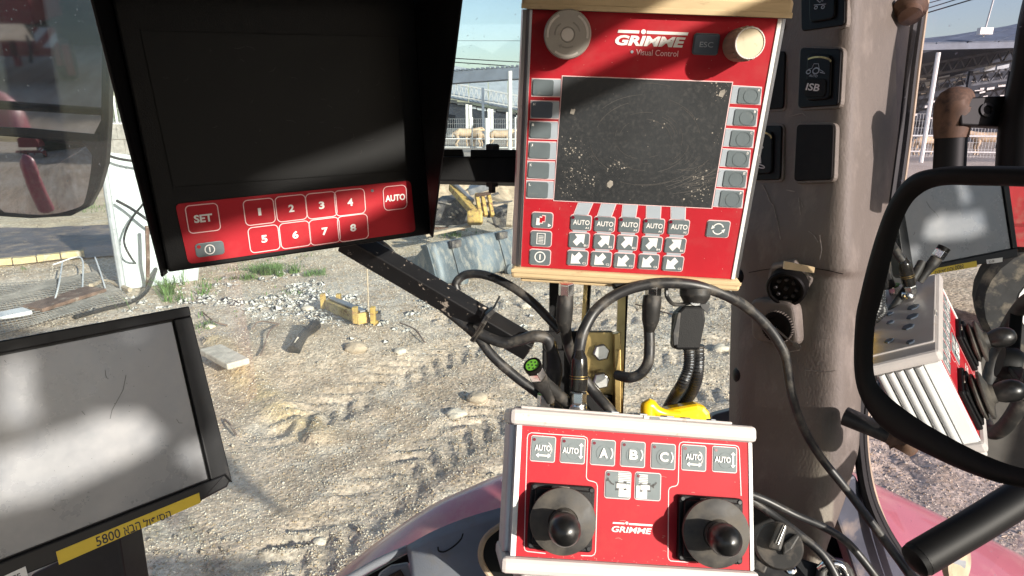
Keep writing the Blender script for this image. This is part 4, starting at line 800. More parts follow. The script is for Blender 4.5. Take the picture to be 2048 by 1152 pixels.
# scratches on the post
b = B()
for pts in ([(1640, 470), (1644, 500), (1640, 520)], [(1560, 700), (1575, 704), (1600, 700)], [(1610, 740), (1650, 744), (1672, 741)], [(1580, 233), (1606, 226), (1612, 232)], [(1598, 395), (1602, 430)], [(1526, 370), (1534, 385), (1540, 402), (1548, 412), (1552, 430), (1557, 450), (1562, 480)], [(1604, 405), (1606, 414)], [(1618, 462), (1628, 470), (1637, 484)], [(1574, 380), (1590, 383)]):
    for i in range(len(pts)-1):
        a, n_ = swp(*pts[i]); c_, _ = swp(*pts[i+1]); b.bar(a+n_*.001, c_+n_*.001, .0007+.0009*random.random(), .0004, n_)
b.build('scratch', M_mud, cab)
# round multi-pin socket on the post
c_, n_ = swp(1580, 575); sk1 = thing('round_socket', c_, 'black round multi-pin socket with hex flange on the cab post', 'socket')
axd = nrm(CAM+A(-.05, .25, -.42)-c_)
B().lathe(c_+A(0, 0, .012)-axd*.004, axd, [(.030, 0), (.032, .002), (.032, .012), (.029, .014)], 6).build('hex_flange', M_pillar, sk1, bevel=.001)
B().lathe(c_+A(0, 0, .010), axd, [(.024, 0), (.0255, .004), (.0255, .028), (.0235, .030), (.021, .030), (.021, .022), (.001, .022)], 32).build('socket_barrel', M_switch, sk1, smooth=True)
for k in range(9):
    a = k*math.pi*2/8; x_ = nrm(np.cross(axd, A(0, 0, 1))); y_ = np.cross(axd, x_); rr_ = .0135 if k < 8 else 0; B().lathe(c_+A(0, 0, .010)+axd*.021+(x_*math.cos(a)+y_*math.sin(a))*rr_, axd, [(.0028, 0), (.0028, .005), (.002, .006)], 8).build('pin_hole', M_rubber, sk1)
q = [P(1570, 523, .842), P(1630, 535, .828), P(1628, 546, .828), P(1568, 538, .842)]; B().prism(q, A(0, .004, 0)).build('pale_sticker', M_beige, sk1)
# power outlet boss with flap
c_, n_ = swp(1562, 648); po = thing('power_outlet', c_, 'ribbed round power outlet in a raised square boss, flap hanging open', 'power outlet')
OP = Plane(c_, SP.ex, n_)
quadround(B(), OP, [(1512, 592), (1600, 600), (1612, 690), (1515, 676)], .014, -.006, .018).build('boss', M_pillar, po, bevel=.006, seg=4)
B().lathe(OP.hit(1556, 653, .018), n_, [(.0215, 0), (.0215, .006), (.019, .007), (.015, .007), (.0145, .002), (.001, .002)], 40).build('ribbed_ring', M_switch, po, smooth=True)
for k in range(36):
    a = k*math.pi/18; o3 = OP.hit(1556, 653, .018)+(OP.ex*math.cos(a)+OP.ey*math.sin(a))*.0216; B().box(o3, OP.ex*.0011, OP.ey*.0011, n_*.0065).build('knurl', M_pillar, po)
B().tube([OP.hit(1551, 656, .025), OP.hit(1575, 678, .03), OP.hit(1598, 692, .028)], .0013, 6).build('flap_link', M_pillar, po); B().bar(OP.hit(1588, 687, .026), OP.hit(1600, 697, .026), .006, .006).build('flap', M_pillar, po, bevel=.001)
B().lathe(OP.hit(1551, 655, .020), n_, [(.003, 0), (.003, .006), (.001, .007)], 12).build('centre_pin', M_nickel, po, smooth=True)
# knobs behind the post's left edge
for px, py, lb in ((1482, 553, 'black rounded knob sticking out behind the post, upper one'), (1480, 750, 'black rounded knob sticking out behind the post, lower one')):
    c_ = P(px+6, py, .97); o = B().lathe(c_, nrm(A(-1, -.1, 0)), [(.012, -.03), (.016, -.01), (.0165, .0), (.014, .008), (.008, .013), (.001, .014)], 20).build('rubber_knob', M_seal, smooth=True); tag(o, lb, 'knob', 'rubber knobs behind the post')
tag(B().lathe(P(1701, 498, .862), nrm(A(.35, -.9, 0)), [(.006, 0), (.008, .002), (.0075, .004), (.003, .005)], 20).build('slot_cap', M_rust, smooth=True), 'small dark clip on the sunlit side of the cab post', 'clip')
# ------------------------------------------------------------------ interior mirror
MM = nrm(A(-0.86079088, -0.5058789, -0.05590715)); IM = Plane(CAM-MM*.7294544630613167, A(.5, -.85, 0), MM)
outer = [(1712, 640), (1722, 585), (1738, 520), (1758, 455), (1782, 398), (1818, 354), (1868, 337), (1960, 334), (2100, 338), (2180, 350), (2225, 400), (2245, 600), (2235, 850), (2200, 960), (2120, 985), (2048, 976), (1966, 956), (1876, 919), (1774, 864), (1727, 806), (1710, 740)]
inner = [(1750, 655), (1763, 602), (1777, 545), (1790, 490), (1806, 440), (1832, 397), (1878, 373), (1960, 372), (2080, 376), (2150, 388), (2185, 430), (2202, 600), (2195, 820), (2165, 925), (2110, 945), (2048, 936), (1996, 920), (1930, 890), (1842, 840), (1776, 790), (1749, 748)]
im = thing('cab_mirror', IM.hit(1960, 650), 'large rounded black-framed mirror beside the cab post', 'mirror', None, IM.frame())
def smooth2(pl, px, n=6):
    uv = [np.array(pl.uv(*p)) for p in px]; m_ = len(uv); out = []
    for i in range(m_):
        a, b_, c_, d_ = uv[i-1], uv[i], uv[(i+1) % m_], uv[(i+2) % m_]
        for k in range(n): t = k/n; out.append(.5*((2*b_)+(c_-a)*t+(2*a-5*b_+4*c_-d_)*t*t+(3*b_-a-3*c_+d_)*t**3))
    return out
ou, inn = smooth2(IM, outer), smooth2(IM, inner); n_ = len(ou); rows = []
for a, h in ((0., -.012), (-.0, .0), (.12, .006), (.35, .0085), (.65, .0075), (.88, .003), (1., -.0005)): rows.append([IM.w(*(ou[i % n_]*(1-a)+inn[i % n_]*a), h) for i in range(n_+1)])
rows.append([IM.w(*(ou[i % n_]*.5+inn[i % n_]*.5), -.014) for i in range(n_+1)]); rows.insert(0, rows[-1]); 
B().grid(rows[:-1]).build('frame', M_seal, im, smooth=True)
IM.plate(B(), [tuple(p+(q_-p)*.06) for p, q_ in zip(inn, ou)], -.003, 0.0).build('mirror_glass', M_mirrorglass, im)
IM.plate(B(), [tuple(p+(q_-p)*.9) for p, q_ in zip(inn, ou)], -.014, -.004).build('back_shell', M_seal, im, bevel=.003)
# brackets, handles round the mirror
gh = thing('grab_handle', P(1900, 300, .80), 'black vertical grab handle with rusty elbow behind the mirror', 'grab handle')
B().tube([P(1896, 390, .80), P(1902, 270, .80)], .0175, 20).build('tube', M_seal, gh, smooth=True)
B().tube([P(1902, 276, .80), P(1906, 230, .795), P(1910, 205, .79), P(1935, 196, .79)], [.0185, .021, .020, .0125], 20, sm=5).build('rusty_elbow', M_rust, gh, smooth=True)
px_solid([(1919, 195), (2028, 190), (2034, 218), (2012, 254), (1922, 250)], .775, .012, M_seal, 'bracket_plate', gh, bevel=.002)
B().lathe(P(1972, 221, .776), -FW, [(.0085, 0), (.0085, .003), (.0055, .0035), (.005, .001), (.0005, .001)], 24).build('bolt', M_bezel, gh, smooth=True)
df = B().tube([P(x, y, .76) for x, y in ((2110, -60), (2085, 40), (2070, 142), (2058, 198), (2044, 257), (2038, 340))], .0235, 14, sm=4).build('door_bar', M_seal, smooth=True); tag(df, 'thick black curved door bar at the right edge above the mirror', 'door bar')
lg = thing('lower_handle', P(1935, 1060, .72), 'thick black slanted grab bar with end disc below the mirror', 'grab bar')
B().tube([P(1838, 1118, .70), P(1950, 1052, .71), P(2110, 952, .72)], [.0185, .0185, .0185], 22).build('bar', M_seal, lg, smooth=True)
B().lathe(P(1838, 1118, .70), nrm(P(1838, 1118, .70)-P(1950, 1052, .71)), [(.0185, -.002), (.017, .006), (.010, .010), (.001, .011)], 22).build('end_cap', M_seal, lg, smooth=True)
B().lathe(P(1912, 1124, .75), nrm(A(.5, -.8, .25)), [(.008, -.03), (.012, -.01), (.024, -.004), (.026, 0), (.026, .004), (.022, .006), (.018, .004), (.001, .005)], 28).build('end_disc', M_sealtan, lg, smooth=True)
B().tube([P(1870, 1108, .74), P(1912, 1124, .76)], .011, 12).build('spigot', M_alupaint, lg, smooth=True)
kn = thing('stay_rod', P(1740, 850, .80), 'short dark rod with brown rubber tip between post and mirror', 'rod')
B().tube([P(1690, 832, .84), P(1740, 853, .82), P(1786, 874, .80)], [.0125, .0115, .0105], 16).build('rod', M_rubber, kn, smooth=True)
B().tube([P(1778, 868, .80), P(1796, 876, .795), P(1808, 890, .79), P(1802, 903, .79)], [.012, .0165, .0165, .011], 18, sm=4).build('rubber_tip', M_rust, kn, smooth=True)
# ------------------------------------------------------------------ wing mirror outside, left
wm = thing('wing_mirror', MP.hit(95, 200), 'two-pane wing mirror in black housing outside the windscreen', 'mirror', None, MP.frame())
hous = [(-170, -90), (222, -90), (219, 60), (216, 240), (210, 330), (196, 378), (176, 415), (140, 433), (60, 438), (-60, 430), (-170, 410)]
MP.pp(B(), hous, -.045, 0).build('housing', M_bezel, wm, bevel=.008, seg=3)
MP.pp(B(), [(-160, -80), (207, -80), (205, 120), (203, 240), (188, 270), (100, 262), (-160, 250)], .0005, .003).build('upper_pane', M_wingglass, wm)
lowp = [(-150, 276), (160, 284), (180, 290), (184, 312), (181, 350), (172, 395), (158, 414), (100, 428), (30, 426), (-60, 418), (-150, 405)]
uvs = [MP.uv(*p) for p in lowp]; cu_, cv_ = MP.uv(80, 350); Rc = 1.1; o2 = smooth2(MP, lowp, 4); NR = 14
rows = []
for i in range(NR+1):
    t = max(i/NR, .002); rows.append([MP.w(cu_+(q[0]-cu_)*t, cv_+(q[1]-cv_)*t, .010-(((q[0]-cu_)*t)**2+((q[1]-cv_)*t)**2)/(2*Rc)) for q in list(o2)+[o2[0]]])
B().grid(rows).build('lower_pane', M_wingglass, wm, smooth='all', recalc=False)
b = B(); MP.stroke(b, [MP.uv(*p) for p in ((-170, 255), (60, 263), (200, 276))], .02, .001, .006); b.build('divider', M_bezel, wm, bevel=.001)
B().tube([MP.hit(-100, 200, -.05), MP.hit(-100, 200, -.05)+A(-.1, -.1, 0), A(-.93, .84, 2.5)], .014, 8).build('arm', M_seal, wm, smooth=True)
# ------------------------------------------------------------------ outside bodywork in front
fd = thing('red_fender', P(1250, 1000, 1.5), 'broad dusty red fender curving across behind the joystick box', 'fender')
top = [(600, 1215), (675, 1150), (760, 1082), (860, 1014), (950, 972), (1020, 945), (1120, 918), (1250, 900), (1400, 890), (1550, 900), (1680, 935), (1746, 968), (1860, 1022), (1960, 1070), (2060, 1122), (2200, 1200)]
dd = [1.18]*16; tops = cr([P(x, y, d) for (x, y), d in zip(top, dd)], 6)
rows = []
for k, (dz, dy, dt) in enumerate(((-.14, .06, 0), (-.06, .045, 0), (-.015, .022, 0), (0, 0, 0), (.002, -.03, 0), (-.004, -.07, 0), (-.02, -.16, 0), (-.05, -.26, 0), (-.10, -.36, 0), (-.17, -.44, 0))):
    rows.append([p+A(0, dy*.8, dz*.8) for p in tops])
rows.insert(0, [p+A(0, .05, -.5) for p in tops])
B().grid(rows).build('panel', M_fender, fd, smooth='all', solid=.004, recalc=False)
# dash
ds = thing('side_console', P(900, 1100, .86), 'smooth grey plastic console under the joystick box', 'console')
def gsurf(name, top_, bot, m, parent, dep_t, dep_b, bulge=.0, n=8):
    tt, bb_ = cr([P(x, y, dep_t) for x, y in top_], 6), cr([P(x, y, dep_b) for x, y in bot], 6); k = min(len(tt), len(bb_)); rows = []
    for i in range(n+1): s = i/n; rows.append([lerp(tt[j], bb_[j], s)+(-FW*.5+UP)*bulge*math.sin(math.pi*s)**.6 for j in range(k)])
    return B().grid(rows).build(name, m, parent, smooth='all', solid=.003, recalc=False)
gsurf('console_top', [(815, 1092), (870, 1062), (940, 1034), (1018, 1012), (1060, 1002)], [(832, 1230), (900, 1235), (960, 1240), (1020, 1240), (1080, 1240)], M_dash, ds, .90, .80, .0)
gsurf('console_side', [(814, 1092), (830, 1112), (850, 1150), (880, 1220)], [(812, 1094), (818, 1120), (826, 1170), (832, 1240)], M_dash, ds, .899, .90, 0)
b = B()
for i in range(14):
    pass
pts = [(876, 1105), (886, 1103), (905, 1091), (919, 1079), (926, 1068), (923, 1066), (912, 1076), (898, 1087), (884, 1098)]
tag(B().tube([P(x, y, .868) for x, y in ((876, 1094), (878, 1102), (890, 1103), (908, 1092), (922, 1078), (926, 1067))], .0011, 6, sm=4).build('cover_seam', M_seal, ds), 'curved black seam of a snap-in cover')
# opening: a black plate painted as its shaded inside, tan rim
opn = [(1060, 1030), (1015, 1043), (985, 1062), (968, 1080), (961, 1105), (966, 1130), (985, 1160), (1010, 1200), (1080, 1200)]
px_solid(opn, .79, .004, M_seal, 'opening_shade', ds, bevel=0)
B().tube([P(x, y, .788) for x, y in opn[:-1]], .0035, 8, sm=5).build('opening_rim', M_sealtan, ds, smooth=True)
B().bar(P(960, 1100, .82), P(1010, 1112, .82), .03, .02).build('inner_tab', M_greyplate, ds, bevel=.003)
B().tube([P(x, y, .91) for x, y in ((600, 1210), (700, 1156), (757, 1124), (815, 1098))], .0058, 10, sm=4).build('window_ledge', M_dash, ds, smooth=True)
px_solid([(640, 1215), (735, 1152), (818, 1106), (824, 1122), (760, 1160), (690, 1215)], .93, .01, M_seal, 'slot_shade', ds, bevel=0)  # black sheet painted as the shade in the slot
px_solid([(740, 1215), (756, 1150), (780, 1134), (815, 1128), (830, 1170), (836, 1215)], .90, .01, M_dash, 'inner_bracket', ds, bevel=.003)
px_solid([(770, 1215), (772, 1155), (800, 1140), (812, 1160), (815, 1215)], .895, .003, M_rust, 'brown_insert', ds, bevel=.001)
px_solid([(1500, 1000), (1600, 1062), (1700, 1140), (1760, 1240), (1380, 1240), (1420, 1000)], .885, .02, M_seal, 'console_floor', ds)
sw = thing('steering_wheel', P(600, 1250, .60), 'dark grey steering wheel rim, only its top showing', 'steering wheel')
wc = P(605, 1420, .62); e1_, e2_ = RT, nrm(UP*.9-FW*.45)
B().tube([wc+(e1_*math.cos(a)+e2_*math.sin(a))*.137 for a in np.linspace(0, 2*math.pi, 60)], .0135, 14, ends=False).build('rim', M_rubber, sw, smooth=True)
for a in (math.radians(250), math.radians(10), math.radians(150)): B().bar(wc, wc+(e1_*math.cos(a)+e2_*math.sin(a))*.135, .022, .012).build('spoke', M_seal, sw, bevel=.003)
B().lathe(wc, nrm(np.cross(e1_, e2_)), [(.03, -.02), (.035, 0), (.03, .01)], 20).build('hub', M_seal, sw, smooth=True)
bf = tag(px_solid([(1425, 832), (1432, 828), (1495, 812), (1500, 860), (1420, 870)], 1.05, .02, M_greyplate, 'cowl_edge', None), 'slate blue cowl edge between joystick box and post', 'cowl')
# ignition switch cluster at the lower right
ig = thing('ignition_switch', P(1555, 1080, .74), 'dusty black ignition switch with raised key grip below the post', 'ignition switch')
ia = nrm(A(-.25, -.75, .6)); ic = P(1556, 1092, .76); IP = Plane(ic, RT, ia)
B().lathe(ic, ia, [(.025, -.02), (.0265, 0), (.0265, .010), (.0245, .0125), (.001, .0125)], 36).build('collar', M_rubber, ig, smooth=True)
IP.pp(B(), [(1533, 1097), (1554, 1045), (1572, 1052), (1557, 1105)], .013, .024).build('key_grip', M_rubber, ig, bevel=.003); IP.pp(B(), [(1546, 1088), (1562, 1052), (1567, 1054), (1552, 1092)], .024, .0255).build('grip_highlight', M_nickel, ig, bevel=.0005)  # bright nickel strip stands in for the highlight on the grip
IP.pp(B(), [(1510, 1118), (1535, 1132), (1528, 1148), (1504, 1138)], -.004, .008).build('tab', M_rubber, ig, bevel=.002); IP.pp(B(), [(1562, 1088), (1588, 1068), (1596, 1074), (1580, 1100), (1562, 1112)], .012, .018).build('wing', M_rubber, ig, bevel=.002)
cp = thing('lever_panel', P(1610, 1150, .78), 'black console panel with screws and small lever under the post', 'console panel')
LPn = Plane(P(1600, 1150, .79), RT, nrm(A(-.1, -.7, .7)))
LPn.pp(B(), [(1500, 1120), (1590, 1112), (1640, 1128), (1700, 1160), (1740, 1230), (1480, 1240)], -.01, 0).build('panel', M_bezel, cp, bevel=.003)
for px, py in ((1582, 1139), (1668, 1146)):
    o3 = LPn.hit(px, py, .001); B().lathe(o3, LPn.n, [(.0065, 0), (.006, .002), (.003, .0035)], 16).build('screw', M_nickel, cp, smooth=True)
    B().box(o3+LPn.n*.0032-LPn.ex*.004-LPn.ey*.0006, LPn.ex*.008, LPn.ey*.0012, LPn.n*.0008).build('slot', M_seal, cp)
B().tube([LPn.hit(1640, 1138, .008), LPn.hit(1655, 1128, .016), LPn.hit(1680, 1130, .016), LPn.hit(1692, 1150, .01)], .005, 10, sm=4).build('lever', M_nickel, cp, smooth=True)
B().tube([LPn.hit(1640, 1160, .004), LPn.hit(1650, 1132, .006), LPn.hit(1690, 1134, .006), LPn.hit(1704, 1170, .004)], .006, 10, sm=4).build('lever_boot', M_rubber, cp, smooth=True)
# ================================================================== DEVICES
def uvb(pl, b, u0, v0, u1, v1, h0, h1): return pl.plate(b, [(u0, v0), (u1, v0), (u1, v1), (u0, v1)], h0, h1)
# ------------------------------------------------------------------ upper red panel
qU = [(1065, 19), (1556, 37), (1462, 558), (1042, 533)]; PU = solve(qU, .72); WU = np.linalg.norm(PU.hit(*qU[1])-PU.O); cU = [np.array(PU.uv(*p)) for p in qU]
up = thing('control_terminal', PU.O, 'red implement control terminal with dusty screen, beige end caps and key columns', 'control terminal', None, PU.frame())
def inter(c4, s, t): return (c4[0]*(1-s)+c4[1]*s)*(1-t)+(c4[3]*(1-s)+c4[2]*s)*t
def quadplate(pl, c4, s0, t0, s1, t1, h0, h1, name, m, parent, bevel=0):
    return pl.plate(B(), [inter(c4, s0, t0), inter(c4, s1, t0), inter(c4, s1, t1), inter(c4, s0, t1)], h0, h1).build(name, m, parent, bevel=bevel)
quadplate(PU, cU, -.028, -.005, 1.022, 1.01, -.055, -.0015, 'housing', M_alupaint, up, .003)
quadplate(PU, cU, -.012, 0, .0, 1, -.002, .0012, 'frame_strip', M_alu, up, .0004); quadplate(PU, cU, 1.0, 0, 1.016, 1, -.002, .0012, 'frame_strip', M_whitepaint, up, .0004)
for k in range(3):
    for s in (-.030, 1.024):
        b = B(); a, c_ = inter(cU, s, 0), inter(cU, s, 1); b.tube([PU.w(*a, -.008-.015*k), PU.w(*c_, -.008-.015*k)], .0045, 8); b.build('side_rib', M_alu, up, smooth=True)
quadplate(PU, cU, 0, 0, 1, 1, -.001, .0, 'front_foil', M_red, up)
def cap(pl, c4, s0, s1, t0, t1, h0, h1, m, parent, name='end_cap', steps=()):
    o = quadplate(pl, c4, s0, t0, s1, t1, h0, h1, name, m, parent, .0035)
    for (a, b_, c_, d_, e, f) in steps: quadplate(pl, c4, a, c_, b_, d_, e, f, name+'_step', m, parent, .002)
    return o
cap(PU, cU, -.045, 1.045, -.062, -.0015, -.062, .0075, M_beige, up, steps=((-.03, .995, -.12, -.0625, -.06, .004), (-.045, 1.045, -.020, -.0018, .0075, .0085)))
cap(PU, cU, -.045, 1.042, 1.002, 1.046, -.062, .0075, M_beige, up, steps=((.0, .50, 1.0465, 1.066, -.06, .002), (-.045, 1.042, 1.003, 1.018, .0075, .0085)))
q_ = [(1125.7, 152.6), (1464, 165), (1422.6, 415.6), (1108.5, 400)]
g_ = [tuple(np.mean(q_, 0)+(np.array(p)-np.mean(q_, 0))*A(1.012, 1.014)) for p in q_]
PU.pp(B(), g_, 0, .0006).build('screen_border', M_line, up); so = PU.pp(B(), q_, .0007, .0010).build('screen', M_screenD, up)
# mud blotches on the screen
bl = B(); gl_ = np.random.default_rng(12)
for cx, cy, n, sp in ((1145, 300, 60, 14), (1148, 345, 45, 13), (1137, 382, 30, 12), (1440, 180, 40, 12), (1432, 275, 10, 8), (1405, 360, 40, 12), (1400, 395, 45, 16), (1215, 368, 5, 4), (1235, 330, 30, 12), (1148, 222, 5, 3), (1180, 360, 25, 12), (1290, 290, 24, 80), (1390, 238, 6, 3)):
    for _ in range(n):
        x, y = cx+gl_.normal()*sp, cy+gl_.normal()*sp*.9
        if x < 1116 or x > 1458-(y-165)*.165 or y < 160 or y > 408: continue
        r = .4+1.7*gl_.random()**4; a0 = gl_.random()*6
        PU.shape(bl, x, y, [(r*(.7+.6*gl_.random())*math.cos(a0+k*1.05), r*(.7+.6*gl_.random())*math.sin(a0+k*1.05)) for k in range(6)], .0011, .0013)
PU.shape(bl, 1221, 368, [(-6, -5), (-1, -8), (5, -1), (4, 6), (-2, 8), (-7, 2)], .0011, .0015); PU.shape(bl, 1444, 186, [(-7, -6), (2, -9), (6, 2), (4, 8), (-5, 4)], .0011, .0015); PU.shape(bl, 1145, 223, [(-5, -4), (3, -6), (5, 3), (-3, 6)], .0011, .0014)
tag(bl.build('mud_speck', M_mud, up), 'dried mud specks on the screen', kind='stuff')
b = B()
for _ in range(34):                                     # wipe marks
    r = 40+90*gl_.random(); a0 = gl_.random()*6.28; da = .2+.7*gl_.random(); pts = []
    for k in range(8):
        a = a0+da*k/7; x, y = 1290+r*1.15*math.cos(a), 275+r*.85*math.sin(a)
        if 1125 < x < 1415 and 165 < y < 400: pts.append(PU.uv(x, y))
    if len(pts) > 2: PU.stroke(b, pts, .00022, .0011, .0012)
for k in range(16):
    x, y = 1330+60*gl_.random(), 330+60*gl_.random(); PU.stroke(b, [PU.uv(x, y), PU.uv(x+30, y-12*gl_.random()), PU.uv(x+55, y-10-14*gl_.random())], .0003, .0011, .0012)
tag(b.build('wipe_mark', mat('dust_film', (.11, .10, .09), .8), up), 'pale wipe marks in the dust', kind='stuff')
def key(pl, x, y, wp, hp, rp, mt, par, name='key', bm_=M_line, h=.0016, led=None, gr=.0008, bev=.0004):
    b = B(); pl.rr(b, x, y, wp, hp, rp, .0002, .0006, gr); b.build(name+'_border', bm_, par)
    o = pl.rr(B(), x, y, wp, hp, rp, .0006, h).build(name, mt, par, bevel=bev); MW[o.name] = MW[par.name]
    if led: l_ = pl.shape(B(), x+led[0], y+led[1], [(3.2*math.cos(a), 3.2*math.sin(a)) for a in np.linspace(0, 6.28, 12)[:-1]], h, h+.0003).build('indicator_light', M_led, o)
    return o
LK = [(1087, 175), (1084.6, 219), (1082, 260), (1080, 300.5), (1078, 340), (1076, 379)]; LT = ['', 'H', 'I', 'J', 'K', 'L']
SL = lambda y: 1125-(y-152)*.0695                       # screen's left edge
for i, (x, y) in enumerate(LK):
    PU.pp(B(), [(x-23.5, y-19), (SL(y)-2, y-17.5), (SL(y+18)-2, y+19.5), (x-24.5, y+18)], .0002, .0005).build('strip_border', M_line, up)
    PU.pp(B(), [(x-22, y-17.5), (SL(y)-1.5, y-16), (SL(y+18)-1.5, y+17.5), (x-23, y+16.5)], .0005, .0008).build('key_strip', M_strip, up)
    o = PU.rr(B(), x-.5, y, 42, 32, 4, .0008, .0019).build('softkey', M_keydark if i != 1 else M_keynavy, up, bevel=.0005)
    if LT[i]: PU.text(LT[i], x-16, y-11, 4, 5, .0019, 'key_letter', M_print, o, bold=.02)
RK = [(1498, 190.6), (1490, 234), (1483, 276.5), (1475.7, 316.7), (1469, 357), (1461.7, 397)]
SR = lambda y: 1464-(y-165)*.165
for i, (x, y) in enumerate(RK):
    PU.pp(B(), [(SR(y-18)+3, y-20.5), (x+26, y-17), (x+23, y+19.5), (SR(y+18)+3, y+16.5)], .0002, .0005).build('strip_border', M_line, up)
    PU.pp(B(), [(SR(y-18)+3, y-19), (x+24.5, y-15.8), (x+21.7, y+18), (SR(y+18)+3, y+15)], .0005, .0008).build('key_strip', M_strip, up)
    o = PU.rr(B(), x, y+.5, 45, 33, 4, .0008, .0017).build('softkey', M_keydark, up, bevel=.0005)
    PU.ring(B(), x+3, y+1, 14, 14, 1.2, .0017, .0021).build('key_dome', M_keydark, o); PU.text('ABCDEF'[i], x+19, y-11, 4, 5, .0017, 'key_letter', M_print, o, bold=.02)
C1 = [(1161.7, 445), (1209, 448), (1258, 449.5), (1307.5, 452), (1357, 454)]; C2 = [(1158, 480), (1207.5, 483), (1254, 485), (1303, 488), (1350, 490.6)]; C3 = [(1155, 515.6), (1202, 518), (1248, 521), (1297, 523), (1345.5, 526.6)]
ARR = [(-11, -4), (-3, -12), (5, -3), (11, -8), (12, 12), (-8, 11), (-3, 5)]
for i in range(5):
    tx = [1173, 1219, 1262, 1309, 1358][i]; ty = [405, 407, 409, 411, 413][i]
    PU.pp(B(), [(tx-17, ty), (tx+14, ty+1), (C1[i][0]+14, C1[i][1]-13), (C1[i][0]-16, C1[i][1]-14)], .0002, .0004).build('strip_border', M_line, up)
    PU.pp(B(), [(tx-15.5, ty), (tx+12.5, ty+1), (C1[i][0]+12.5, C1[i][1]-13), (C1[i][0]-14.5, C1[i][1]-14)], .0004, .0006).build('key_strip', M_strip, up)
    for (xa, ya), (xb, yb) in ((C1[i], C2[i]), (C2[i], C3[i])): PU.pp(B(), [(xa-16, ya+12), (xa+13, ya+13), (xb+15, yb-12), (xb-13, yb-13)], .0002, .0005).build('key_strip', M_strip, up)
    o = key(PU, *C1[i], 40, 29, 4, M_keydark, up, led=(-15.5, -11)); PU.text('AUTO', C1[i][0]+1, C1[i][1]-1, 33, 10, .0016, 'key_text', M_print, o, bold=.015); PU.text('A%d' % (i+1), C1[i][0]+12, C1[i][1]+10, 7, 4, .0016, 'key_text', M_print, o, bold=.02)
    o = key(PU, *C2[i], 40, 29, 4, M_keydark, up); PU.shape(B(), C2[i][0]-1, C2[i][1]-1, ARR, .0016, .0018, 1.).build('arrow_symbol', M_print, o); PU.text('B%d' % (i+1), C2[i][0]+13, C2[i][1]+10, 7, 4, .0016, 'key_text', M_print, o, bold=.02)
    o = key(PU, *C3[i], 40, 29, 4, M_keydark, up); PU.shape(B(), C3[i][0]-1, C3[i][1]-1, [(-a, -c_) for a, c_ in ARR], .0016, .0018, 1.).build('arrow_symbol', M_print, o); PU.text('C%d' % (i+1), C3[i][0]+13, C3[i][1]+10, 7, 4, .0016, 'key_text', M_print, o, bold=.02)
o = key(PU, 1084.6, 440, 41, 30, 5, M_keydark, up, bm_=M_line)
for dx, dy, mm in ((3, 4, M_line), (-2, 1, M_print), (-8, -2, M_print)): PU.shape(B(), 1084+dx, 440-dy, [(-4, -7), (4, -7), (4.5, 6), (-3, 7)], .0016, .0018+.0001*(3-dx*.1)).build('page_symbol', mm, o); PU.shape(B(), 1084+dx, 440-dy, [(-3, -5.5), (3, -5.5), (3.4, 4.5), (-2.4, 5.5)], .0022, .00225).build('page_symbol', mm if dx == -8 else M_red, o)
PU.shape(B(), 1099, 450, [(-3, -3.5), (3.5, 0), (-3, 3.5)], .0016, .0018).build('page_symbol', M_print, o)
o = key(PU, 1082, 477, 41, 30, 5, M_keydark, up); b = B(); u_, v_ = PU.uv(1082, 477); su, sv = PU.sc(1082, 477)
PU.stroke(b, [(u_+a*su, v_+c_*sv) for a, c_ in ((-8, -10), (8, -10), (8, 11), (-8, 11))], .0011, .0016, .0018, True)
for k in range(5): PU.stroke(b, [(u_-5*su, v_+(6-3*k)*sv), (u_+5*su, v_+(6-3*k)*sv)], .0006, .0016, .0018)
b.build('list_symbol', M_print, o)
o = key(PU, 1080, 514, 41, 30, 5, M_keydark, up); b = B(); PU.ring(b, 1080, 513, 10, 10, 2, .0016, .0018); PU.shape(b, 1080, 513, [(-1.1, -5.5), (1.1, -5.5), (1.1, 5.5), (-1.1, 5.5)], .0016, .0018); b.build('power_symbol', M_print, o)
o = key(PU, 1435.6, 457.5, 44, 32, 4, M_keydark, up); b = B(); PU.ring(b, 1435.6, 457, 10.5, 10.5, 2, .0016, .0018, 20, 165); PU.ring(b, 1435.6, 457, 10.5, 10.5, 2, .0016, .0018, 200, 345); PU.shape(b, 1426, 453.5, [(-4, -4), (3, -1), (-2, 4)], .0016, .0018); PU.shape(b, 1445, 461, [(4, 4), (-3, 1), (2, -4)], .0016, .0018); b.build('cycle_symbol', M_print, o)
o = key(PU, 1411.7, 88.5, 49, 41, 5, M_keynavy, up, bm_=M_keydark, h=.003, bev=.001); PU.text('ESC', 1411.7, 89, 27, 11, .003, 'key_text', M_strip, o, bold=.01)
# lettering
PU.text('GRIMME', 1300, 82.5, 140, 21, .0002, 'lettering', M_print, up, bold=.045, shear=.18)
b = B(); PU.pp(b, [(1237, 59.5), (1279, 61), (1278, 67), (1235, 65.5)], .0002, .0005); PU.pp(b, [(1294, 61.5), (1377, 65), (1375, 71), (1293, 67.5)], .0002, .0005); PU.shape(b, 1287, 63.5, [(5*math.cos(a), 5*math.sin(a)) for a in np.linspace(0, 6.28, 16)[:-1]], .0002, .0005); b.build('lettering_bar', M_print, up)
PU.text('Visual Control', 1314, 105.7, 84, 12, .0002, 'lettering', M_line, up); PU.shape(B(), 1264, 103.6, [(3*math.cos(a), 3*math.sin(a)) for a in np.linspace(0, 6.28, 16)[:-1]], .0002, .0008).build('sensor_dot', M_strip, up)
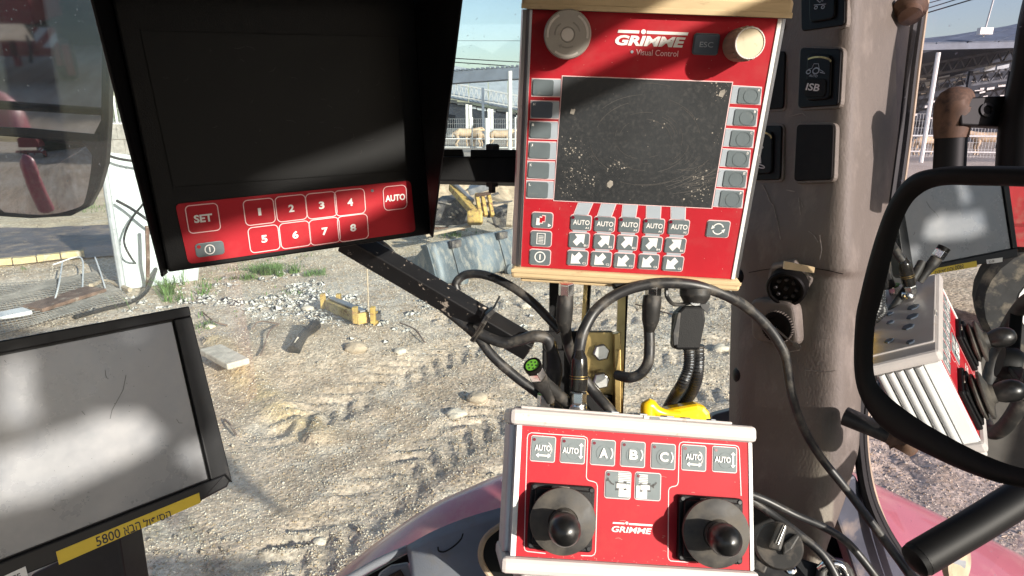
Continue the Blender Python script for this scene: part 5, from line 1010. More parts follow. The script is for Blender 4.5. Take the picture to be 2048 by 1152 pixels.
# round grey knob (stands off the foil)
M_knob = mat('grey_knob', (.36, .33, .29), .5, var=.06, scale=50, dirt=(.22, .19, .15), dscale=60, dlo=.6, dhi=.75); M_knobpale = mat('pale_knob_inlay', (.62, .57, .52), .5, var=.05)
kc = PU.hit(1135, 69, .018); scu = PU.sc(1135, 69); Rk = 47.5*scu[0]*.975
o = B().lathe(kc-PU.n*.0178, PU.n, [(.012, 0), (.012, .008), (Rk*.8, .011), (Rk, .014), (Rk*1.0, .018), (Rk*.95, .0205), (Rk*.32, .0205), (Rk*.30, .0195), (.0005, .0195)], 56).build('stop_knob', M_knob, up, smooth=True)
KP = Plane(kc+PU.n*.0027, PU.ex, PU.n)
KP.plate(B(), [(Rk*.26*math.cos(a), Rk*.26*math.sin(a)) for a in np.linspace(0, 6.28, 25)[:-1]], -.001, .0003).build('knob_centre', M_knobpale, o, bevel=.0003)
def arc(r, a0, a1, w_, h0, h1, m, nm, par): KP.stroke(B(), [(r*math.cos(math.radians(a0+(a1-a0)*k/14)), r*math.sin(math.radians(a0+(a1-a0)*k/14))) for k in range(15)], w_, h0, h1).build(nm, m, par, bevel=.0002)
for a0, a1 in ((-8, 62), (118, 190), (235, 305)): arc(Rk*.84, a0, a1, .0022, -.0006, .0004, M_knobpale, 'knob_inlay', o)
for a0, a1 in ((15, 68), (125, 185), (242, 300)): arc(Rk*.52, a0, a1, .0016, -.0006, .0002, mat('knob_arrow', (.27, .25, .22), .6), 'knob_arrow', o)
KP.plate(B(), [(-Rk*.37, -Rk*.42), (-Rk*.2, -Rk*.38), (-Rk*.28, -Rk*.56)], -.0006, .0002).build('knob_arrow', MATS['knob_arrow'], o)
# ribbed dial
dc = PU.hit(1474, 91, 0); M_dial = mat('beige_dial', (.50, .41, .27), .5, var=.1, scale=60, dirt=(.2, .15, .1), dscale=80, dlo=.6, dhi=.75); M_dialside = mat('brown_dial_side', (.30, .22, .17), .55, var=.15)
axq = nrm(PU.hit(1501, 86, .034)-dc)
o = B().lathe(dc, axq, [(.0145, 0), (.0160, .002), (.0165, .008), (.0155, .026), (.0148, .0325), (.0144, .0335), (.0139, .0328), (.0005, .0328)], 40).build('dial', M_dialside, up, smooth=True)
DP = Plane(dc, PU.ex, axq)
DP.plate(B(), [(.0136*math.cos(a), .0136*math.sin(a)) for a in np.linspace(0, 6.28, 33)[:-1]], .0326, .0332).build('dial_face', M_dial, o)
b = B(); DP.stroke(b, [(.0144*math.cos(a), .0144*math.sin(a)) for a in np.linspace(0, 6.28, 37)[:-1]], .0014, .032, .0341, True); b.build('dial_rim', M_knobpale, o, bevel=.0004)
for k in range(18):
    a = k*math.pi/9; d_ = DP.ex*math.cos(a)+DP.ey*math.sin(a); t_ = -DP.ex*math.sin(a)+DP.ey*math.cos(a); B().box(dc+d_*.0148-t_*.0014+axq*.008, d_*.0018, t_*.0028, axq*.020).build('dial_rib', M_dialside, o, bevel=.0005)
# ------------------------------------------------------------------ lower joystick box
qL = [(1044, 851), (1496, 885), (1500, 1141), (1031, 1112)]; PL = solve(qL, .70); cL = [np.array(PL.uv(*p)) for p in qL]
lw = thing('joystick_box', PL.O, 'red and white joystick control box with two black joysticks', 'joystick box', None, PL.frame())
quadplate(PL, cL, -.024, -.01, 1.012, 1.01, -.085, -.0015, 'housing', M_alupaint, lw, .003)
quadplate(PL, cL, 0, 0, 1, 1, -.001, .0, 'front_foil', M_red, lw)
quadplate(PL, cL, -.022, 0, .0, 1, -.001, .0012, 'frame_strip', M_whitepaint, lw, .0004); quadplate(PL, cL, 1.0, 0, 1.012, 1, -.001, .0012, 'frame_strip', M_whitepaint, lw, .0004)
quadplate(PL, cL, 1.0085, 0, 1.022, 1, -.020, -.0012, 'side_band', M_whitepaint, lw, .001)
for s, ex_ in ((1.018, 5), (-.028, 5)):
    for k in range(ex_): a, c_ = inter(cL, s, 0), inter(cL, s, 1); B().tube([PL.w(*a, -.027-.0125*k), PL.w(*c_, -.027-.0125*k)], .0058, 12).build('side_rib', M_anod, lw, smooth=True)
quadplate(PL, cL, -.055, -.135, 1.035, -.002, -.092, .006, 'top_cap', M_white, lw, .005)
quadplate(PL, cL, -.01, -.158, .93, -.1352, -.086, .001, 'top_cap_step', M_white, lw, .005)
quadplate(PL, cL, .53, -.156, .60, -.10, .0009, .0022, 'cap_notch', M_knobpale, lw, .001); quadplate(PL, cL, .555, -.150, .60, -.105, .0022, .0028, 'cap_notch', M_greyplate, lw, .0005)
quadplate(PL, cL, -.06, 1.004, 1.035, 1.13, -.092, .006, 'bottom_cap', M_white, lw, .005)
quadplate(PL, cL, .02, 1.131, .97, 1.3, -.08, -.002, 'bottom_cap_step', M_white, lw, .006)
def ucap(u0, v, h, r, n): return None
# dark rubber plugs and screw recesses on the top face, seen in the mirror
TF = Plane(PL.w(*inter(cL, 0, -.1582), -.04), PL.ex, PL.ey); Wl = cL[1][0]
for s, h, r in ((.42, -.03, .009), (.42, -.065, .006), (.55, -.03, .009), (.55, -.062, .006), (.68, -.035, .009), (.80, -.06, .007), (.88, -.03, .006)):
    B().lathe(PL.w(*inter(cL, s, -.1585), h), PL.ey, [(r, 0), (r, .0015), (r*.8, .002)], 6).build('plug', M_keynavy, lw)
# outlines
def outline(pl, pxs, par): b = B(); pl.stroke(b, [pl.uv(*p) for p in pxs], .0009, .0002, .0004); b.build('outline', M_line, par)
X7 = lambda x, y: (1010+x/3.692, 840+y/3.692); X8 = lambda x, y: (1260+x/3.692, 840+y/3.692)
outline(PL, [X7(*p) for p in ((300, 985), (165, 970), (148, 960), (142, 940), (150, 600), (165, 130), (172, 105), (195, 94), (585, 122), (604, 132), (610, 155), (600, 420), (606, 438), (622, 448), (655, 455), (675, 466), (682, 490), (668, 970), (660, 992), (640, 1003), (560, 1000))], lw)
outline(PL, [X8(*p) for p in ((430, 1050), (300, 1040), (285, 1028), (280, 1005), (284, 520), (292, 502), (310, 492), (335, 488), (350, 478), (356, 455), (362, 190), (370, 170), (390, 162), (775, 188), (796, 196), (806, 218), (820, 560))], lw)
KL = [(1086, 897.7), (1145.4, 901), (1205.6, 905), (1265.4, 908.3), (1325.8, 912.6), (1387.3, 915.8), (1448.8, 919)]
for i, (x, y) in enumerate(KL):
    o = key(PL, x, y, 47, 49, 3, M_keylight, lw, h=.0014, led=(-17.5, -19)); PL.ring(B(), x+2, y+2, 15, 16, 1.3, .0014, .0018).build('key_dome', M_keylight, o)
    if i in (0, 5):
        PL.text('AUTO', x-1, y-2, 32, 12, .0022, 'key_text', M_print, o, bold=.03); b = B(); PL.shape(b, x, y+13, [(-15, 0), (-9, 5), (-9, 1.6), (9, 1.6), (9, 5), (15, 0), (9, -5), (9, -1.6), (-9, -1.6), (-9, -5)], .0016, .0019); PL.ring(b, x+2, y+1, 15, 16, 2, .0014, .0018, -40, 60); b.build('arrow_symbol', M_print, o)
    elif i in (1, 6):
        PL.text('AUTO', x-5, y, 32, 12, .0022, 'key_text', M_print, o, bold=.03); PL.shape(B(), x+16, y+1, [(0, 16), (5, 10), (1.6, 10), (1.6, -10), (5, -10), (0, -16), (-5, -10), (-1.6, -10), (-1.6, 10), (-5, 10)], .0016, .0019).build('arrow_symbol', M_print, o)
    else:
        PL.text('ABC'[i-2], x+1, y+1, 17, 19, .0022, 'key_text', M_print, o, bold=.035); PL.ring(B(), x+2, y+1, 17, 17, 2.2, .0016, .0019, -38, 38).build('arc_symbol', M_print, o)
for (x, y), sgn in (((1235.4, 969.5), -1), ((1295.2, 972.7), 1)):
    o = key(PL, x, y, 50, 53, 4, M_keylight, lw, h=.0014, led=(-19, -21)); cx = x-sgn*12.5
    b = B(); PL.shape(b, cx, y+11, [(-11, -13), (10.5, -13), (10.5, 12), (-11, 12)], .0014, .0017)
    for k in range(6): PL.shape(b, cx+(3 if sgn > 0 else 0), y-6-k*3.4, [(-9 if sgn > 0 else -12, -.8), (12 if sgn < 0 else 9, -.8), (12 if sgn < 0 else 9, .8), (-9 if sgn > 0 else -12, .8)], .0014, .0017)
    b.build('pictogram', M_print, o)
    b = B(); bx_ = x-sgn*6 if sgn < 0 else x-6
    PL.shape(b, bx_+(0 if sgn < 0 else 0), y+2, [(-10, -5.5), (10, -5.5), (10, 5.5), (-10, 5.5)], .0017, .0019)
    for dx in (-8, 8):
        for dy in (-7, 7): PL.shape(b, bx_+dx, y+2+dy, [(-3, -1.6), (3, -1.6), (3, 1.6), (-3, 1.6)], .0017, .002)
    st_ = [(x+sgn*8, y-1), (x+sgn*13, y-3), (x+sgn*17, y-8)]; PL.stroke(b, [PL.uv(*p) for p in st_], .0016, .0017, .0019)
    PL.shape(b, x-20 if sgn < 0 else x+9, y-10 if sgn < 0 else y-1, [(-4, -2), (4, -3), (0, 6)] if sgn < 0 else [(-5, 0), (3, 5), (3, -5)], .0017, .0019)
    b.build('pictogram_outline', M_inkblack, o)
    PL.shape(B(), bx_, y+2, [(-9, -4.5), (9, -4.5), (9, 4.5), (-9, 4.5)], .0019, .0020).build('pictogram', M_print, o)
PL.text('GRIMME', 1263, 1060, 80, 12, .0004, 'lettering', M_print, lw, bold=.025, shear=.18)
b = B(); PL.pp(b, [(1226, 1044), (1249, 1045.5), (1248.5, 1048.5), (1225, 1047)], .0002, .0005); PL.pp(b, [(1258, 1046), (1305, 1049), (1304, 1052.5), (1257.5, 1049.5)], .0002, .0005); PL.shape(b, 1253.5, 1046, [(3*math.cos(a), 3*math.sin(a)) for a in np.linspace(0, 6.28, 12)[:-1]], .0002, .0005); b.build('lettering_bar', M_print, lw)
b = B()
for _ in range(46):
    x, y = 1050+440*gl_.random(), 860+270*gl_.random(); a = gl_.random()*3.1; L_ = 2+9*gl_.random()**2; u, v = PL.uv(x, y); dx, dy = math.cos(a)*L_*.0005, math.sin(a)*L_*.0002; PL.stroke(b, [(u, v), (u+dx, v+dy), (u+2*dx, v+dy*.5)], .0002+.0002*gl_.random(), .00005, .0002)
for _ in range(120):
    x, y = 1045+450*gl_.random(), (858+10*abs(gl_.normal()) if gl_.random() < .4 else 1128-8*abs(gl_.normal())+(x-1270)*.03); PL.shape(b, x, y, [(.9*math.cos(k*1.25), .7*math.sin(k*1.25)) for k in range(5)], .00005, .0003)
tag(b.build('scuff', mat('scuff_mark', (.50, .26, .22), .8), lw), 'scuffs and dust specks on the red foil', kind='stuff')
b = B()
for _ in range(130):
    x, y = 1060+440*gl_.random(), 22+520*gl_.random()
    if 1120 < x < 1465 and 150 < y < 412: continue
    if x > 1545-(y-37)*.17: continue
    PU.shape(b, x, y, [((.4+.8*gl_.random())*math.cos(k*1.25), .6*math.sin(k*1.25)) for k in range(5)], .00005, .0003)
tag(b.build('scuff', MATS['scuff_mark'], up), 'dust specks on the red foil', kind='stuff')
def joystick(bc, ballpx, disc_ang):
    u, v = PL.uv(*bc); O = PL.w(u, v, 0); su, sv = PL.sc(*bc); h = .034
    PL.plate(B(), rrect(u, v, 128*su, 131*sv, .004), 0, .007).build('joystick_base', M_blackpl, lw, bevel=.0015)
    PL.plate(B(), rrect(u, v, 112*su, 114*sv, .004), .007, .011).build('joystick_base_step', M_blackpl, lw, bevel=.0015)
    for s, t in ((-1, 1), (1, 1), (1, -1), (-1, -1)): B().lathe(PL.w(u+s*57*su, v+t*58*sv, .006), PL.n, [(.003, 0), (.003, .0015), (.002, .002)], 12).build('base_screw', M_bezel, lw)
    PL.plate(B(), [(u-24*su, v+58*sv), (u+14*su, v+58*sv), (u+12*su, v+62*sv), (u-22*su, v+62*sv)], .007, .009).build('dirt_clip', M_mud, lw, bevel=.0008)
    top = PL.hit(*ballpx, .047); ax = nrm(top-O); Rd = 65*su*.975
    g = B().lathe(O+PL.n*.009, ax, [(.022, 0), (Rd*.80, .002), (Rd*.93, .004), (Rd*.96, .0065), (Rd*.93, .008), (.026, .009), (.025, .011), (Rd*.97, .0125), (Rd, .0145), (Rd*.99, .0162), (Rd*.90, .0174), (Rd*.74, .0186), (Rd*.57, .0199), (Rd*.54, .0203), (.0155, .0215), (.0145, .0205), (.013, .026), (.001, .028)], 64).build('rubber_gaiter', M_gaiter, lw, smooth=True)
    B().lathe(O+ax*.034, ax, [(.0105, -.006), (.0115, .0), (.0150, .009), (.0162, .017), (.0155, .025), (.0125, .032), (.007, .0365), (.0005, .038)], 40).build('joystick_ball', M_ball, lw, smooth=True)
joystick((1121, 1033), (1128, 1056), 0); joystick((1417, 1057), (1446, 1077), 0)
# ------------------------------------------------------------------ dark hooded monitor
qM = [(281, 62), (797, 74), (829, 463), (379, 527)]; PM = solve(qM, .62); cM = [np.array(PM.uv(*p)) for p in qM]
mo = thing('hooded_monitor', PM.O, 'black hooded camera monitor with dark screen and red numbered key strip', 'monitor', None, PM.frame())
face = [(212, -60), (826, -60), (862, 469), (337, 546)]
PM.pp(B(), face, -.030, -.0008).build('face_plate', M_blackpl, mo, bevel=.002)
scq = [(281, 62), (797, 74), (814, 341), (347, 374)]
quadround(B(), PM, scq, .002, -.0008, -.0002).build('screen', M_screenM, mo)
b = B(); PM.stroke(b, [PM.uv(*p) for p in ((281, 62), (797, 74), (814, 341), (347, 374))], .0007, -.0004, .0003, True); b.build('screen_edge', M_hood, mo)
b = B()
for k in range(26):
    x, y = 320+470*gl_.random(), 80+240*gl_.random(); a = gl_.random()*3; L_ = 3+12*gl_.random(); PM.stroke(b, [PM.uv(x, y), PM.uv(x+L_*math.cos(a), y+L_*.5*math.sin(a)), PM.uv(x+1.6*L_*math.cos(a+.3), y+.8*L_*math.sin(a+.3))], .00018, -.0002, -.0001)
tag(b.build('wipe_mark', mat('faint_film', (.05, .048, .045), .8), mo), 'faint scratches on the dark screen', kind='stuff')
quadround(B(), PM, [(350, 408), (821, 361), (831, 463), (377, 528)], .005, -.0006, .0005).build('red_foil', M_red, mo)
def hood(i0, i1, o0, o1, name, thk):
    I0, I1 = PM.hit(*i0, -.012), PM.hit(*i1, -.012); O0, O1 = P(*o0), P(*o1); n = nrm(np.cross(I1-I0, O0-I0)); B().prism([I0, I1, O1, O0], n*thk).build(name, M_hood, mo, bevel=.0012)
hood((212, -60), (337, 546), (172, -60, .45), (327, 554, .585), 'hood_side', .0022)
hood((826, -60), (862, 469), (934, -60, .56), (867, 475, .675), 'hood_side', .0022)
b = B(); O0, O1 = P(931, 8, .562), P(926, 42, .568)
I0, I1 = PM.hit(205, -62, -.012), PM.hit(828, -62, -.012); B().prism([I0, I1, P(936, -62, .56), P(170, -62, .45)], A(0, 0, .002)).build('hood_top', M_hood, mo, bevel=.001)
def mk(x, y, wp, hp, txt, tw, th, border=True):
    o = PM.rr(B(), x, y, wp, hp, 8, .0005, .0011).build('key', M_red, mo, bevel=.0003); MW[o.name] = MW[mo.name]
    u, v = PM.uv(x, y); su, sv = PM.sc(x, y); b = B(); PM.stroke(b, rrect(u, v, wp*su, hp*sv, 9*su), .0008, .0009, .0013, True); b.build('key_outline', M_line, o)
    PM.text(txt, x, y, tw, th, .0011, 'key_text', M_print, o, bold=.035)
mk(406, 436, 64, 55, 'SET', 37, 16)
for i, (x, y) in enumerate(((518.5, 423), (582, 416), (642.5, 410), (699.5, 404))): mk(x, y, 60, 50, str(i+1), 6 if i == 0 else 11, 15)
for i, (x, y) in enumerate(((528, 477), (590, 469), (649, 462), (705.5, 455))): mk(x, y, 60, 50, str(i+5), 12, 15)
mk(789.5, 395, 46, 47, 'AUTO', 40, 13)
o = PM.rr(B(), 419.5, 497.5, 58, 28, 8, .0005, .0016).build('power_key', M_keydark, mo, bevel=.0005); MW[o.name] = MW[mo.name]; b = B(); PM.ring(b, 419, 498, 9.5, 9, 2, .0016, .0019); PM.shape(b, 419, 498, [(-1.2, -5), (1.2, -5), (1.2, 5), (-1.2, 5)], .0016, .0019); b.build('power_symbol', M_print, o)
PM.shape(B(), 397, 493, [(4*math.cos(a), 3.5*math.sin(a)) for a in np.linspace(0, 6.28, 12)[:-1]], .0016, .002).build('indicator_light', M_red, o); PM.shape(B(), 744, 381, [(3*math.cos(a), 3*math.sin(a)) for a in np.linspace(0, 6.28, 12)[:-1]], .0005, .0012).build('indicator_light', M_keydark, mo)
# ------------------------------------------------------------------ terminal at the lower left
d1 = nrm(ray(2144, 286)); ra, rb = ray(345, 643.5), ray(417, 958); tt_ = (ra@d1)/(rb@d1); Vd = rb*tt_-ra; DT = .74
TP = Plane(CAM+ra*DT, d1, nrm(np.cross(Vd, d1))); Hs = np.linalg.norm(Vd)*DT; Ws = Hs*1.34
tm = thing('touch_terminal', CAM+ra*DT, 'large black touch terminal with glaring screen and yellow label tape', 'terminal', None, TP.frame())
bz = .014
ob = [(-Ws-.016, .0125), (.0205, .0115), (.0215, -Hs-.010), (.012, -Hs-.0235), (-Ws-.010, -Hs-.0235)]
uo = TP.uv(383, 611); ul = TP.uv(469, 968); ub = TP.uv(400, 1007)
ring_o = [(-Ws-.018, uo[1]), (uo[0]-.004, uo[1]), (uo[0], uo[1]-.004), (ul[0], ul[1]+.004), (ul[0]-.006, ul[1]-.002), (ub[0], ub[1]), (-Ws-.012, ub[1])]
TP.plate(B(), ring_o, -.036, -.0062).build('casing', M_bezel, tm, bevel=.004, seg=3)
for a, c_ in (([(-Ws-.018, uo[1]), (uo[0]-.003, uo[1]), (uo[0]-.003, .0022), (-Ws-.018, .0022)], 'bezel_top'), ([(.0022, .0022), (uo[0]-.003, .0022), (ul[0]-.002, ul[1]+.002), (ul[0]-.008, -Hs-.0022), (.0022, -Hs-.0022)], 'bezel_side'), ([(-Ws-.014, -Hs-.0022), (ul[0]-.008, -Hs-.0022), (ub[0], ub[1]+.001), (-Ws-.012, ub[1]+.001)], 'bezel_bottom'), ([(-Ws-.018, .0022), (-Ws-.0022, .0022), (-Ws-.0022, -Hs-.0022), (-Ws-.014, -Hs-.0022)], 'bezel_side')):
    TP.plate(B(), a, -.008, .0015).build(c_, M_bezel, tm, bevel=.0015)
M_glare = mat('resistive_touch_screen', (.13, .142, .165), .2, var=.08, scale=7, dirt=(.36, .345, .335), dscale=4, dlo=.38, dhi=.9, spec=1., bump=.04, bscale=14)
TP.plate(B(), [(-Ws, 0), (0, 0), (0, -Hs), (-Ws, -Hs)], -.0075, -.003).build('screen', M_glare, tm)
b = B()
for pts in ([(222, 838), (226, 820), (236, 802), (248, 780), (254, 750)], [(212, 740), (213, 750), (217, 758)], [(165, 822), (172, 830)], [(278, 697), (284, 702)], [(355, 838), (360, 846), (367, 846)], [(10, 720), (14, 725)], [(105, 1018), (112, 1022)], [(124, 1002), (130, 1000)]): TP.stroke(b, [TP.uv(*p) for p in pts], .0005, -.003, -.0028)
for _ in range(60):
    x, y = 340*gl_.random(), 700+330*gl_.random(); TP.shape(b, x, y, [(.8*math.cos(k*1.25), .8*math.sin(k*1.25)) for k in range(5)], -.003, -.0028)
tag(b.build('scratch', mat('screen_scratch', (.05, .05, .055), .5), tm), 'scratches and specks on the touch screen', kind='stuff')
tq = [TP.uv(*p) for p in ((111, 1103), (397, 985), (400, 1005), (117, 1129))]; TP.plate(B(), tq, .0015, .0019).build('label_tape', M_tape, tm)
ang = math.atan2(tq[1][1]-tq[0][1], tq[1][0]-tq[0][0]); mt = M_inkblack
def ttext(s, x, y, w_, h_): TP.text(s, x, y, w_, h_, .0019, 'label_text', mt, tm, bold=.012)
ttext('5800', 215, 1074, 52, 19); ttext('\u05d0\u05d1\u05d4', 263, 1056, 36, 16); ttext('\u05dc\u05d5\u05e4\u05d9\u05e1\u05d4', 313, 1036, 58, 17)
wl = [TP.uv(*p) for p in ((-60, 1182), (50, 1132), (55, 1152), (-50, 1200))]; TP.plate(B(), wl, .0015, .0019).build('white_label', M_whitepaint, tm); TP.text('90 CE', 22, 1158, 40, 12, .0019, 'label_text', mt, tm, bold=.01)
px_solid([(60, 1150), (236, 1062), (262, 1240), (60, 1300)], .80, .05, M_bezel, 'bracket', tm, bevel=.003)
# ------------------------------------------------------------------ mounting hardware
br = thing('cross_bracket', P(960, 335, .80), 'black flat cross bracket with bolt between monitor and red panel', 'bracket')
def pbar(a, c_, w_, h_, name, m, par, up_=(0, 0, 1), bev=.001): return B().bar(a, c_, w_, h_, up_).build(name, m, par, bevel=bev)
px_solid([(868, 312), (1060, 312), (1060, 366), (868, 361)], .80, .030, M_blackpl, 'bar', br, .002); px_solid([(941, 299), (1050, 299), (1050, 315), (941, 315)], .795, .034, M_hood, 'upper_flange', br, .001); px_solid([(880, 298), (925, 298), (927, 312), (880, 312)], .81, .02, M_hood, 'tab', br, .001)
B().lathe(P(985, 300, .815), A(0, 0, 1), [(.0095, 0), (.0095, .006), (.007, .0075)], 6).build('bolt', M_rubber, br, bevel=.0004); B().lathe(P(984, 363, .815), A(0, 0, -1), [(.0085, 0), (.0085, .006), (.005, .0065), (.005, .014)], 6).build('nut', M_rubber, br, bevel=.0004)
am = thing('support_arm', P(900, 590, .78), 'scratched black square steel arm running down to the bolted plate', 'arm')
a0, a1 = P(690, 476, .79), P(1062, 695, .80); d_ = nrm(a1-a0); upv = nrm(np.cross(np.cross(d_, FW), d_)); sidev = np.cross(d_, upv)
side = nrm(np.cross(d_, nrm(UP*.80-FW*.62))); tv = nrm(np.cross(side, d_)); tv = tv if tv@UP > 0 else -tv; side = side if side@FW > 0 else -side
wA = .0235
B().box(a0-tv*wA*.62-side*wA*.5, tv*wA*1.12, side*wA, a1-a0).build('square_tube', M_armpaint, am, bevel=.0015)
zt_ = thing('zip_tie', P(975, 640, .77), 'black zip tie round the steel arm with its tail standing up', 'zip tie')
for s_ in (0, .0028): 
    zc = P(962, 648, .79)+d_*s_; B().tube([zc-tv*.019-side*.014, zc-tv*.019+side*.014, zc+tv*.016+side*.014, zc+tv*.017-side*.014, zc-tv*.019-side*.014], .0017, 6).build('strap', M_cable, zt_, smooth=True)
pbar(P(972, 632, .765), P(988, 618, .765), .010, .006, 'head', M_cable, zt_); pbar(P(984, 622, .765), P(1000, 592, .763), .005, .0015, 'tail', M_cable, zt_)
mp = thing('mounting_plate', P(1200, 730, .84), 'gold zinc plated mounting plate with two hex bolts behind the cables', 'mounting plate')
px_solid([(1165, 664), (1238, 664), (1240, 822), (1165, 822)], .845, .004, M_zinc, 'zinc_plate', mp, .001)
px_solid([(1228, 668), (1242, 664), (1242, 826), (1230, 826)], .825, .022, M_zinc, 'folded_edge', mp, .001)
px_solid([(1085, 662), (1225, 662), (1232, 676), (1232, 700), (1085, 700)], .875, .01, M_blackpl, 'black_plate', mp, .002)
px_solid([(1085, 700), (1168, 700), (1168, 825), (1085, 825)], .872, .012, M_blackpl, 'black_plate', mp, .002)
px_solid([(1165, 790), (1225, 790), (1225, 830), (1165, 830)], .835, .004, M_blackpl, 'black_plate', mp, .001)
for px, py in ((1201, 704), (1201, 760)):
    B().lathe(P(px, py, .845), -FW, [(.0122, 0), (.0122, .0015)], 28).build('washer', M_zinc, mp); B().lathe(P(px, py, .8435), nrm(-FW+RT*.06), [(.0112, 0), (.0112, .007), (.0098, .0085), (.0088, .0085)], 6).build('hex_bolt', M_bolt, mp, bevel=.0004)
B().bar(P(1243, 590, .86), P(1236, 830, .86), .010, .016).build('upright', M_zinc, mp); B().bar(P(1253, 590, .865), P(1243, 830, .865), .004, .012).build('upright', M_seal, mp)
B().bar(P(1173, 560, .88), P(1166, 668, .88), .0055, .010).build('slim_upright', M_zinc, mp); B().bar(P(1180, 560, .885), P(1173, 668, .885), .0035, .010).build('slim_upright', M_seal, mp)
B().bar(P(1111, 555, .89), P(1110, 670, .89), .0165, .012).build('black_upright', M_blackpl, mp)
# ------------------------------------------------------------------ connectors and cables
def conn(name, label, pts, radii, nutpts=None, nutr=.007, m=M_rubber, parts=()):
    t = thing(name, pts[0], label, 'connector', 'cable connectors'); B().tube(pts, radii, 20, sm=5).build('boot', m, t, smooth=True)
    if nutpts: B().lathe(nutpts[0], nutpts[1]-nutpts[0], [(nutr, 0), (nutr*1.05, .002), (nutr*1.05, np.linalg.norm(nutpts[1]-nutpts[0])-.002), (nutr, np.linalg.norm(nutpts[1]-nutpts[0]))], 6).build('nut', M_nickel, t, bevel=.0005)
    return t
t = conn('cable_connector', 'long shiny black connector standing on the box cap, in front of the bolted plate', [P(1157, 700, .745), P(1158, 716, .745), P(1158, 730, .745), P(1158, 760, .745), P(1157, 780, .745)], [.0055, .0092, .0100, .0102, .0100], [P(1156, 808, .745), P(1157, 783, .745)], .0092, mat('glossy_black', (.014, .013, .012), .16, var=.2, scale=60))
for py in (752, 757): B().lathe(P(1158, py, .745), UP, [(.0106, 0), (.0106, .0007)], 24).build('ring_groove', M_zinc, t, smooth=True)
B().lathe(P(1156, 818, .75), UP, [(.0105, 0), (.0108, .002), (.0098, .008), (.0086, .010)], 20).build('threaded_base', M_nickel, t, smooth=True)
t = conn('cable_connector', 'black connector with green-ringed nut, left on top of the joystick box', [P(1102, 682, .785), P(1104, 704, .785), P(1108, 740, .78), P(1100, 786, .775)], [.0062, .0075, .0105, .0098], [P(1091, 815, .77), P(1092, 789, .77)], .0098)
B().lathe(P(1092, 789, .77), UP, [(.0100, 0), (.0100, .0012)], 20).build('green_ring', M_green, t)
pa, pb = P(1050, 702, .672), P(1085, 770, .712); pd_ = nrm(pa-pb)
t = conn('cable_plug', 'loose plug with bright green pin face and coppery nut, above the joystick box', [pb-pd_*.03, pb-pd_*.008, pb+pd_*.004, pb+pd_*.016], [.0052, .0065, .0092, .0092], [pb+pd_*.017, pb+pd_*.031], .0096)
B().lathe(pb+pd_*.031, pd_, [(.0096, 0), (.0098, .006), (.0080, .0065), (.0078, .0045), (.0005, .0045)], 28).build('black_collar', M_switch, t, smooth=True)
gi = B().lathe(pb+pd_*.0352, pd_, [(.0074, 0), (.0074, .0012), (.0005, .0012)], 24).build('green_insert', M_green, t); MW[gi.name] = MW[t.name]
x_ = nrm(np.cross(pd_, UP)); y_ = np.cross(pd_, x_)
for k in range(7): a = k*math.pi/3; rr_ = .0045 if k < 6 else 0; B().lathe(pb+pd_*.0362+(x_*math.cos(a)+y_*math.sin(a))*rr_, pd_, [(.0011, 0), (.0011, .0004)], 8).build('pin_hole', M_inkblack, gi)
conn('cable_connector', 'matt black connector with steel nut under the red panel, left one', [P(1131, 592, .76), P(1130, 612, .76), P(1128, 640, .765), P(1131, 662, .77)], [.0092, .0100, .0098, .0065], [P(1133, 566, .755), P(1132, 592, .76)], .0088)
conn('cable_connector', 'ribbed black connector under the middle of the red panel', [P(1305, 592, .77), P(1303, 612, .77), P(1301, 640, .775), P(1298, 664, .78)], [.0108, .0112, .0102, .0058], [P(1307, 570, .765), P(1306, 592, .77)], .0092)
t = conn('cable_connector', 'wide round black connector with square taped plug under the panel, right one', [P(1390, 578, .77), P(1390, 592, .77), P(1389, 606, .77)], [.0180, .0178, .013], None)
px_solid([(1352, 628), (1368, 612), (1408, 612), (1412, 640), (1400, 700), (1352, 700), (1348, 690)], .765, .022, M_blackpl, 'taped_plug', t, .003); px_solid([(1346, 665), (1356, 625), (1362, 625), (1356, 690), (1347, 692)], .76, .01, M_cable, 'tape_flap', t, .001)
B().lathe(P(1390, 598, .765), -FW, [(.008, -.004), (.008, .004)], 12).build('steel_ring', M_nickel, t)
b = px_solid([(1398, 606), (1420, 608), (1416, 628), (1404, 616)], .765, .003, M_cable, 'tape_tail', t, 0)
def cable(pts, r, label, m=M_cable, n=12, name='cable', cat='cable', group='black cables round the control boxes'):
    return tag(B().tube([P(*p) for p in pts], r, n, sm=9).build(name, m, smooth=True), label, cat, group)
cable([(1157, 712, .745), (1160, 690, .75), (1168, 660, .755), (1192, 620, .76), (1235, 588, .762), (1290, 570, .762), (1345, 566, .762), (1400, 573, .765), (1455, 592, .775), (1500, 620, .79), (1540, 660, .80), (1568, 706, .805), (1576, 745, .81), (1584, 790, .815), (1604, 850, .825), (1640, 912, .83), (1700, 988, .82), (1770, 1082, .80), (1850, 1190, .78)], [.0068, .0068, .0068, .0067, .0066, .0066, .0066, .0066, .0066, .0066, .0064, .0062, .0060, .0058, .0056, .0055, .0055, .0055, .0055], 'thickest black cable arching over the joystick box and down the post')
cable([(914, 582, .83), (912, 566, .83), (930, 550, .83), (965, 549, .82), (1010, 566, .81), (1060, 600, .80), (1100, 640, .79), (1120, 662, .785)], .0056, 'black cable looping up from the steel arm to the left connector')
cable([(1131, 655, .77), (1134, 680, .78), (1144, 712, .80), (1160, 745, .81), (1185, 780, .81), (1218, 818, .80), (1240, 850, .80)], .0068, 'grey black cable running down behind the long connector to the right')
cable([(925, 645, .80), (962, 668, .79), (1005, 685, .785), (1040, 680, .78), (1070, 672, .775), (1094, 678, .78), (1103, 700, .783)], [.0068]*4+[.0072, .0075, .0065], 'black cable hugging the underside of the steel arm into the left box connector')
